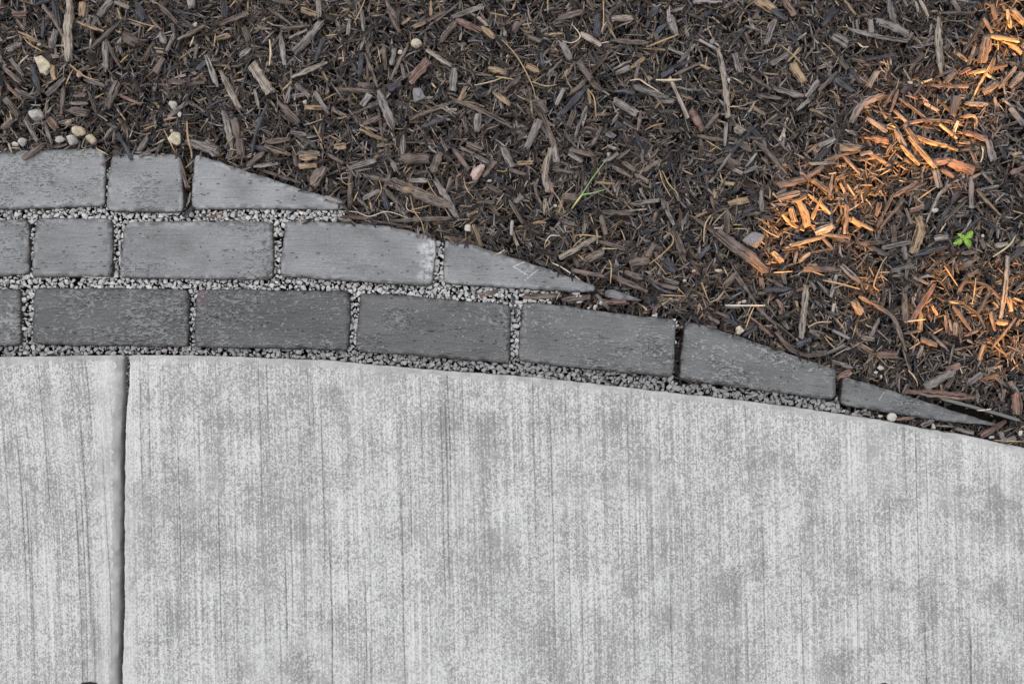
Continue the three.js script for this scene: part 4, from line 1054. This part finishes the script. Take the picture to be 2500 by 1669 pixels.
// ---------------------------------------------------------------- dry stalks
{
  const f = rng(1212), mk = (c) => new THREE.MeshStandardMaterial({ color: new THREE.Color().setRGB(...c), roughness: 0.7 }), straw = mk([0.50, 0.35, 0.19]), fair = mk([0.66, 0.53, 0.36]), white = mk([0.70, 0.64, 0.54]), dull = mk([0.36, 0.29, 0.22]);
  const M = { straw, fair, white, dull };
  const stalk = (ox, oy, k, text) => text.trim().split('\n').forEach((line) => {
    const q = line.split('|')[0].trim().split(/\s+/), words = line.split('|')[1]?.trim(), m = q.pop(), w = Number(q.pop());
    const flat = new THREE.SplineCurve(q.map((p) => { const [a, b] = p.split(',').map(Number); return new THREE.Vector2(ox + a / k, oy + b / k); })).getPoints(18), mid = flat[9];
    const pts = flat.map((p, i) => { const on = brickAt(X(p.x), Z(p.y), 0.003) >= 0 || Z(p.y) > edgeZ(X(p.x)); return at(p.x, p.y, on ? 0.0022 : Math.max(bedHeight(X(p.x), Z(p.y)), -0.01) + 0.0085 + 0.0015 * Math.sin(i * 0.7 + mid.x)); });
    const o0 = pts[0].clone(), curve = new THREE.CatmullRomCurve3(pts.map((p) => p.sub(o0))), g = new THREE.TubeGeometry(curve, 22, w * S * 0.42, 5), p = g.attributes.position;
    for (let i = 0; i < p.count; i++) { const r = Math.floor(i / 6), t = r / 22, c = curve.getPointAt(t), s = (0.45 + 0.55 * Math.sin(Math.PI * clamp(t * 0.9 + 0.08))) * (0.9 + 0.2 * vn(t * 9, mid.y, 4)); p.setXYZ(i, c.x + (p.getX(i) - c.x) * s, c.y + (p.getY(i) - c.y) * s, c.z + (p.getZ(i) - c.z) * s); }
    g.computeVertexNormals();
    const o = new THREE.Mesh(g, M[m]); o.position.copy(o0); o.name = numbered('dry_stalk');
    const a = flat[0], b = flat[18], len = Math.hypot(b.x - a.x, b.y - a.y), bent = curve.getLength() / S / Math.max(len, 1) > 1.05;
    tag(o, unique(words ?? `${len > 60 ? 'long' : len > 32 ? 'thin' : 'short'} ${bent ? 'curved' : 'straight'} ${m === 'white' ? 'whitish' : m === 'dull' ? 'dull' : 'tan'} dry stalk`, mid.x, mid.y), 'dry stalk', 'dry stalks and pine needles on the mulch'); scene.add(shade(o));
  });
  stalk(800, 360, 4.126, `
1000,320 1060,440 1150,560 1235,710 4 straw | long curved tan stalk
835,510 870,640 940,740 975,870 3.6 straw | stalk drooping over the brick with lime bloom
110,640 290,650 420,695 600,645 830,720 3 white | long wavy whitish root thread
1370,300 1390,400 1470,510 3 straw
805,500 800,620 930,660 3 fair
840,630 1030,580 3.2 straw
300,450 260,540 4 straw
150,360 140,270 230,250 3 dull
150,340 190,370 250,360 3 straw
520,330 540,430 480,540 3.4 straw
1700,230 1780,240 1810,200 2.6 straw`);
  stalk(1300, 360, 4.126, `
1310,230 1370,360 1450,450 1470,500 3.6 straw
1280,220 1310,340 1390,490 3.2 straw
480,900 520,880 690,903 5 straw | kinked tan stalk
410,1000 470,940 530,900 3 straw
1345,850 1410,890 1410,970 1290,1090 1180,1170 4.4 straw | hooked golden stalk
1800,680 1740,780 1725,950 4.2 straw | bowed golden stalk
195,1160 300,1210 480,1330 3.6 white | whitish stalk across the tip of the chalked brick
770,1130 795,1200 785,1370 4 straw
130,960 180,890 280,890 3.2 white
120,1000 140,930 175,960 130,1000 2.6 straw | curled tan tendril
1700,1360 1780,1550 3.2 straw
1450,1400 1530,1480 3.2 straw
460,1080 530,1140 3.6 straw
1210,1120 1280,1190 1350,1280 3.6 straw
580,670 615,770 3.4 straw
700,1015 850,1020 3 fair
180,410 260,510 330,660 3.4 dull
320,470 430,370 3 dull
1285,1485 1540,1495 3.6 straw
1520,230 1620,275 3.4 straw
1890,250 1910,340 3.2 straw`);
  stalk(1000, 0, 4.126, `
930,400 1060,540 1160,700 1240,870 1270,990 4.2 straw | long weak grass stem
650,860 830,820 940,780 4 fair
1230,820 1370,865 1480,850 4 straw
870,770 1050,798 4 straw
810,130 980,162 4 straw
1630,240 1720,360 1640,430 1545,410 3.4 fair | hooked pale stalk
1950,0 1955,200 1940,340 3.6 straw
1800,900 1860,990 1880,1190 4 straw
1390,0 1395,130 3.6 straw
1040,160 1110,130 3.6 straw
1560,720 1600,840 1640,890 3 straw
0,1070 80,1130 3.4 straw`);
  stalk(500, 0, 4.126, `
650,400 660,530 645,660 5.6 fair | stout pale straw
1610,0 1560,120 1500,230 4.4 straw
310,0 250,70 4 straw
1220,360 1330,345 3.6 straw
90,470 105,340 3.6 straw
1090,1260 1180,1430 3.6 straw
1250,1360 1370,1420 3 straw
210,1460 290,1370 3.6 straw
1200,1000 1320,940 3.2 straw
780,910 870,820 5 straw
1740,470 1770,630 3 straw
1560,1250 1650,1310 3.2 straw`);
  stalk(1500, 0, 4.126, `
420,803 550,806 680,798 6.5 fair | thick pale peg of straw
940,280 990,380 4 straw
935,560 915,690 4 straw
310,1310 400,1265 510,1240 3.6 straw
160,810 250,800 330,850 450,920 4.4 fair | pale curled stalk
1690,460 1820,570 1900,660 3.6 straw
920,1410 1080,1510 3 straw
950,1530 1050,1470 3 straw
320,475 490,410 650,345 6 straw | tapering tan splinter
1160,1075 1260,1070 3 fair`);
  stalk(2000, 0, 4.126, `
850,690 930,820 4.4 straw
390,430 440,470 500,470 5 fair
650,600 690,680 4 straw
160,0 200,60 4.4 straw
110,910 150,930 180,970 3.6 straw
270,240 300,290 4 straw
780,900 810,780 3 dull`);
  stalk(1700, 340, 5.2275, `
800,1100 930,1190 1060,1250 4 straw
470,1090 580,1090 3.4 straw
480,1140 580,1140 650,1150 660,1200 3.4 straw
300,420 340,550 3.6 straw
210,1090 290,1000 380,910 3.4 dull
1690,440 1790,425 4.4 fair`);
  stalk(2100, 340, 5.2275, `
740,770 850,690 970,610 4.2 straw
1560,90 1570,200 1540,300 4 fair
1585,90 1570,200 3 fair
1950,910 2091,950 4 straw
1020,1190 1100,1070 4 fair
290,1568 350,1490 4 straw
1700,1500 1900,1360 1990,1230 6 fair | curved pale stalk near the frame edge
1510,810 1580,805 3.2 straw
650,890 770,850 3 straw`);
  stalk(1700, 640, 5.2275, `
1620,230 1800,265 2091,340 5.4 straw | straight golden stalk
370,550 620,552 880,550 5.6 white | straight pale straw
740,570 690,680 635,840 4.4 straw
1640,950 1710,1040 1790,1110 4.2 straw
1430,830 1550,770 1730,760 4 fair
1790,720 1890,850 4 straw
75,250 120,390 165,500 3.6 straw
1490,120 1640,170 4 straw
990,130 1230,115 4 straw
350,60 405,180 4 straw
170,510 270,470 360,360 5 dull
1500,700 1560,780 3 dull
2010,920 2040,800 3.4 straw
640,690 720,520 3 dull`);
  stalk(2100, 640, 5.2275, `
290,0 180,280 240,360 5 straw | bent golden needle
1080,40 1170,180 1250,300 4 straw
1480,200 1460,400 1430,540 4 straw
570,763 700,742 840,727 4.6 fair | bright straw laid over the reddish slat
620,1380 680,1440 740,1540 4 fair
1280,1350 1310,1420 4 fair
630,1110 770,1020 3.6 straw
250,130 390,125 5 straw
120,60 180,180 4 straw
250,150 350,230 4.4 straw
940,910 1060,840 3.4 straw
220,860 380,1010 2.6 dull
210,1140 290,1060 3 dull
40,1320 180,1190 3 dull`);
  stalk(2060, 860, 4.0727, `
1330,577 1400,573 1470,561 4 white | pale straw laid across the edging strip
1500,872 1640,880 1800,886 3.4 straw
645,180 720,270 740,335 3.4 straw
1605,935 1700,885 2.6 dull
330,30 430,130 3 straw`);
  stalk(0, 0, 4.126, `
230,370 290,440 420,515 4.4 straw
1180,80 1215,190 5 straw
1290,190 1430,235 1580,275 4 straw
1480,315 1550,255 5 straw
1650,1310 1710,1430 1770,1550 4 straw
1880,1220 1890,1390 1930,1550 4.6 straw
660,850 710,730 4 straw
1210,630 1290,550 5 straw
0,1530 100,1490 200,1495 3.6 fair
960,1490 1085,1560 3.6 fair
1540,480 1650,495 3.6 straw
1200,1130 1260,1210 4.4 straw
950,990 1040,940 3.4 straw
1300,1390 1330,1310 3 fair
1450,1300 1560,1260 3 straw
90,1120 120,1230 4 straw
1910,470 1950,370 4.4 fair
850,1390 820,1480 870,1480 3 dull
700,650 850,770 1000,810 5 straw`);
  stalk(0, 340, 2.8, `
560,935 640,945 760,945 2.4 white
1265,195 1320,145 2.4 straw
1410,505 1480,500 1570,525 2.4 straw
1560,150 1630,185 2 straw`);
  stalk(1100, 520, 2.8, `
725,590 750,540 2 white
850,190 870,150 1030,160 2.6 straw`);
}

// ---------------------------------------------------------------- green growth
{
  const green = new THREE.MeshPhysicalMaterial({ color: new THREE.Color().setRGB(0.36, 0.64, 0.08), roughness: 0.6, transmission: 0.3, thickness: 0, side: THREE.DoubleSide });
  const blade = new THREE.MeshStandardMaterial({ color: new THREE.Color().setRGB(0.30, 0.47, 0.16), roughness: 0.6 }), base = new THREE.MeshStandardMaterial({ color: new THREE.Color().setRGB(0.62, 0.60, 0.26), roughness: 0.6 });
  const o = new THREE.Group(); o.name = 'seedling'; tag(o, 'bright green seedling with lobed leaves growing in the mulch', 'seedling');
  const cx = 2100 + 1275 / 5.2275, cy = 340 + 1285 / 5.2275, y0 = bedHeight(X(cx), Z(cy)) + 0.004; o.position.copy(at(cx, cy, y0)); scene.add(o);
  const stem = new THREE.Mesh(new THREE.TubeGeometry(new THREE.CatmullRomCurve3([new THREE.Vector3(0.0006, -0.012, 0.001), new THREE.Vector3(0.0002, 0, 0.0003), new THREE.Vector3(0, 0.011, 0)]), 8, 0.0007, 6), base); stem.name = 'stem'; o.add(stem);
  const leaf = (dx, dy, wide, lobes) => {                         // a feathered leaf: pairs of lobes along a midrib
    const L = Math.hypot(dx, dy) / 5.2275 * S, a = Math.atan2(dy, dx), s = new THREE.Shape(), W = wide / 5.2275 * S; s.moveTo(0, 0.0003);
    const side = (d) => { const out = []; for (let k = 0; k < lobes; k++) { const t0 = 0.22 + 0.62 * k / lobes, t1 = 0.22 + 0.62 * (k + 0.75) / lobes, h = W * (0.65 + 0.5 * Math.sin(Math.PI * (k + 0.7) / lobes)); out.push([t0 * L, d * W * 0.2], [(t0 + 0.05) * L, d * h * 0.75], [(t0 + 0.14) * L, d * h], [(t1 + 0.05) * L, d * h * 0.82], [t1 * L, d * W * 0.25]); } return out; };
    side(1).forEach((p) => s.lineTo(...p)); s.lineTo(0.86 * L, W * 0.5); s.lineTo(0.95 * L, W * 0.42); s.lineTo(L, W * 0.1); s.lineTo(0.97 * L, -W * 0.32); s.lineTo(0.86 * L, -W * 0.5); side(-1).reverse().forEach((p) => s.lineTo(...p)); s.lineTo(0, -0.0003);
    const g = new THREE.ShapeGeometry(s, 3), p = g.attributes.position;
    for (let i = 0; i < p.count; i++) { const x = p.getX(i), z = p.getY(i), t = x / L, y = 0.011 + 0.003 * Math.sin(t * 2.6) - 0.004 * t * t + 1.4 * Math.abs(z) * 0.25 + 0.0004 * Math.sin(x * 2600); p.setXYZ(i, x * Math.cos(a) - z * Math.sin(a), y, x * Math.sin(a) + z * Math.cos(a)); }
    g.computeVertexNormals(); const m = new THREE.Mesh(g, green); m.name = 'leaf'; o.add(m);
  };
  leaf(132, -102, 40, 4); leaf(104, 96, 40, 4); leaf(-116, 56, 38, 4); leaf(-62, -76, 24, 2); leaf(4, -62, 20, 2); leaf(70, -20, 20, 2);
  shade(o);
  const sp = new THREE.Group(), k = 4.126, G = (a, b, h) => at(1300 + a / k, 360 + b / k, h); sp.name = 'grass_sprig'; tag(sp, 'thin green grass sprig forking into two blades on the mulch', 'grass sprig');
  const s0 = G(400, 610, -0.003); sp.position.copy(s0); scene.add(sp);
  const tube = (name, pts, r, m) => { const g = new THREE.TubeGeometry(new THREE.CatmullRomCurve3(pts.map((p) => p.sub(s0))), 20, r, 6), p = g.attributes.position, c = new THREE.CatmullRomCurve3(pts); for (let i = 0; i < p.count; i++) { const t = Math.floor(i / 7) / 20, q = c.getPointAt(t), f = name === 'blade' ? 1 - 0.55 * t : 1; p.setXYZ(i, q.x + (p.getX(i) - q.x) * f, q.y + (p.getY(i) - q.y) * f, q.z + (p.getZ(i) - q.z) * f); } g.computeVertexNormals(); const o = new THREE.Mesh(g, m); o.name = name; sp.add(o); };
  tube('stem', [G(400, 610, -0.003), G(440, 555, 0.010), G(495, 480, 0.014)], 0.0014, base);
  tube('blade', [G(490, 488, 0.0138), G(570, 360, 0.018), G(660, 230, 0.018), G(742, 128, 0.014)], 0.0011, blade);
  tube('blade', [G(493, 484, 0.0138), G(520, 472, 0.016), G(620, 455, 0.018), G(738, 420, 0.015)], 0.0011, blade);
  shade(sp);
}

// dark bits of bark that lie on the slab where the picture ends
[[216, 1667, 38, 10, 'dark flake of bark lying on the slab near the joint'], [2158, 1668, 14, 8, 'small dark crumb lying on the slab far from the joint']].forEach(([px, py, w, h, label], n) => {
  const f = rng(40 + n), soup = new Soup(); chip(soup, [-0.5, -0.2, 0.15, 0.5].map((t) => new THREE.Vector3(t * w * S, 0.0015, 0.0004 * f())), h * S * 1.4, 0.003, [0.05, 0.045, 0.04], f, { sides: 6 });
  const o = soup.mesh(numbered('bark_flake'), chipMaterial); o.position.copy(at(px, py + 3, 0)); tag(o, label, 'bark flake'); scene.add(o);
});

// ---------------------------------------------------------------- unseen leafy screen, added with gaps shaped to break the low sun into patches
{
  const f = rng(5150), hz = 2.15, tanE = SUN.y / SUN.z, tanA = SUN.x / SUN.z;
  const gaps = [];
  const gap = (text) => text.trim().split(/\s+/).forEach((t) => { const [a, b, r] = t.split(',').map(Number); gaps.push([X(a), Z(b), r * S]); });
  gap('2190,395,52 2150,440,48 2110,470,50 2060,505,46 2010,540,50 1960,505,42 1950,560,46 1900,600,34 2232,340,40 2270,310,38 2335,318,40 2220,372,26 1855,645,26 2140,240,26 1885,655,24');
  gap('2470,36,40 2492,105,36 2440,92,26 2405,160,24 2455,170,24 2380,130,20 2322,284,22 2440,200,20');
  gap('2250,765,28 2310,735,40 2340,752,30 2265,805,22 2440,842,40 2415,868,30 2490,792,36 2478,742,24 2390,735,18 2100,748,22 2150,700,14');
  const hedge = new THREE.Group(); hedge.name = 'hedge'; hedge.position.set(0, -0.045, hz); tag(hedge, 'unseen leafy screen beyond the pavement with gaps shaped for the sun patches', 'hedge'); scene.add(hedge);
  const g = new THREE.BufferGeometry(); g.setAttribute('position', new THREE.Float32BufferAttribute([0, -1, 0, 0.55, -0.45, 0.12, 0.62, 0.25, 0.14, 0, 1, -0.1, -0.62, 0.25, 0.14, -0.55, -0.45, 0.12], 3)); g.setIndex([0, 1, 2, 0, 2, 3, 0, 3, 4, 0, 4, 5]); g.computeVertexNormals();
  const list = [], Q = new THREE.Quaternion(), E = new THREE.Euler(), P = new THREE.Vector3(), C = new THREE.Vector3(), M4 = new THREE.Matrix4(), cols = [];
  for (let layer = 0; layer < 4; layer++) for (let x = -2.6; x < 2.4; x += 0.02) for (let y = 0.03; y < 1.8; y += 0.017) {
    P.set(x + rr(-0.011, 0.011, f), y + rr(-0.009, 0.009, f), (layer - 1.5) * 0.045 + rr(-0.02, 0.02, f));
    if (P.y > 1.66 + 0.08 * vn(P.x * 5, layer, 3)) continue;
    const t = (P.y - 0.045) / tanE, gx = P.x - tanA * t, gz = hz + P.z - t;   // where this leaf's shade falls on the bed
    const w = 0.7 + 0.6 * vn(gx * 45, gz * 45, 12); const thin = f() < 0.4; if (gaps.some(([a, b, r]) => { const dx = gx - a, dz = gz - b, q = Math.hypot(dx, dz * 0.55); return q < r * w * 1.16 + 0.009 || (thin && q < r * 1.7 + 0.012); })) continue;
    E.set(rr(-0.6, 0.6, f), rr(-0.6, 0.6, f), f() * 6.283); Q.setFromEuler(E); const s = rr(0.019, 0.027, f); C.set(s, s, s); list.push(M4.compose(P, Q, C).clone());
    const k = rr(0.6, 1.2, f); cols.push(new THREE.Color().setRGB(0.045 * k, 0.085 * k, 0.028 * k));
  }
  const leaves = new THREE.InstancedMesh(g, new THREE.MeshStandardMaterial({ roughness: 0.6, side: THREE.DoubleSide }), list.length); list.forEach((m, i) => { leaves.setMatrixAt(i, m); leaves.setColorAt(i, cols[i]); });
  leaves.name = 'foliage'; leaves.userData.kind = 'stuff'; hedge.add(leaves);
  const bark = new THREE.MeshStandardMaterial({ color: new THREE.Color().setRGB(0.12, 0.09, 0.06), roughness: 0.9 });
  for (let x = -2.4; x < 2.4; x += 0.48) { const h = rr(0.4, 0.6, f), st = new THREE.Mesh(new THREE.CylinderGeometry(0.008, 0.016, h, 8), bark); st.name = 'stem'; st.position.set(x + rr(-0.08, 0.08, f), h / 2, 0); hedge.add(st); }
  shade(hedge); console.log('hedge leaves', list.length);
}

scene.updateMatrixWorld(true);
renderer.render(scene, camera);
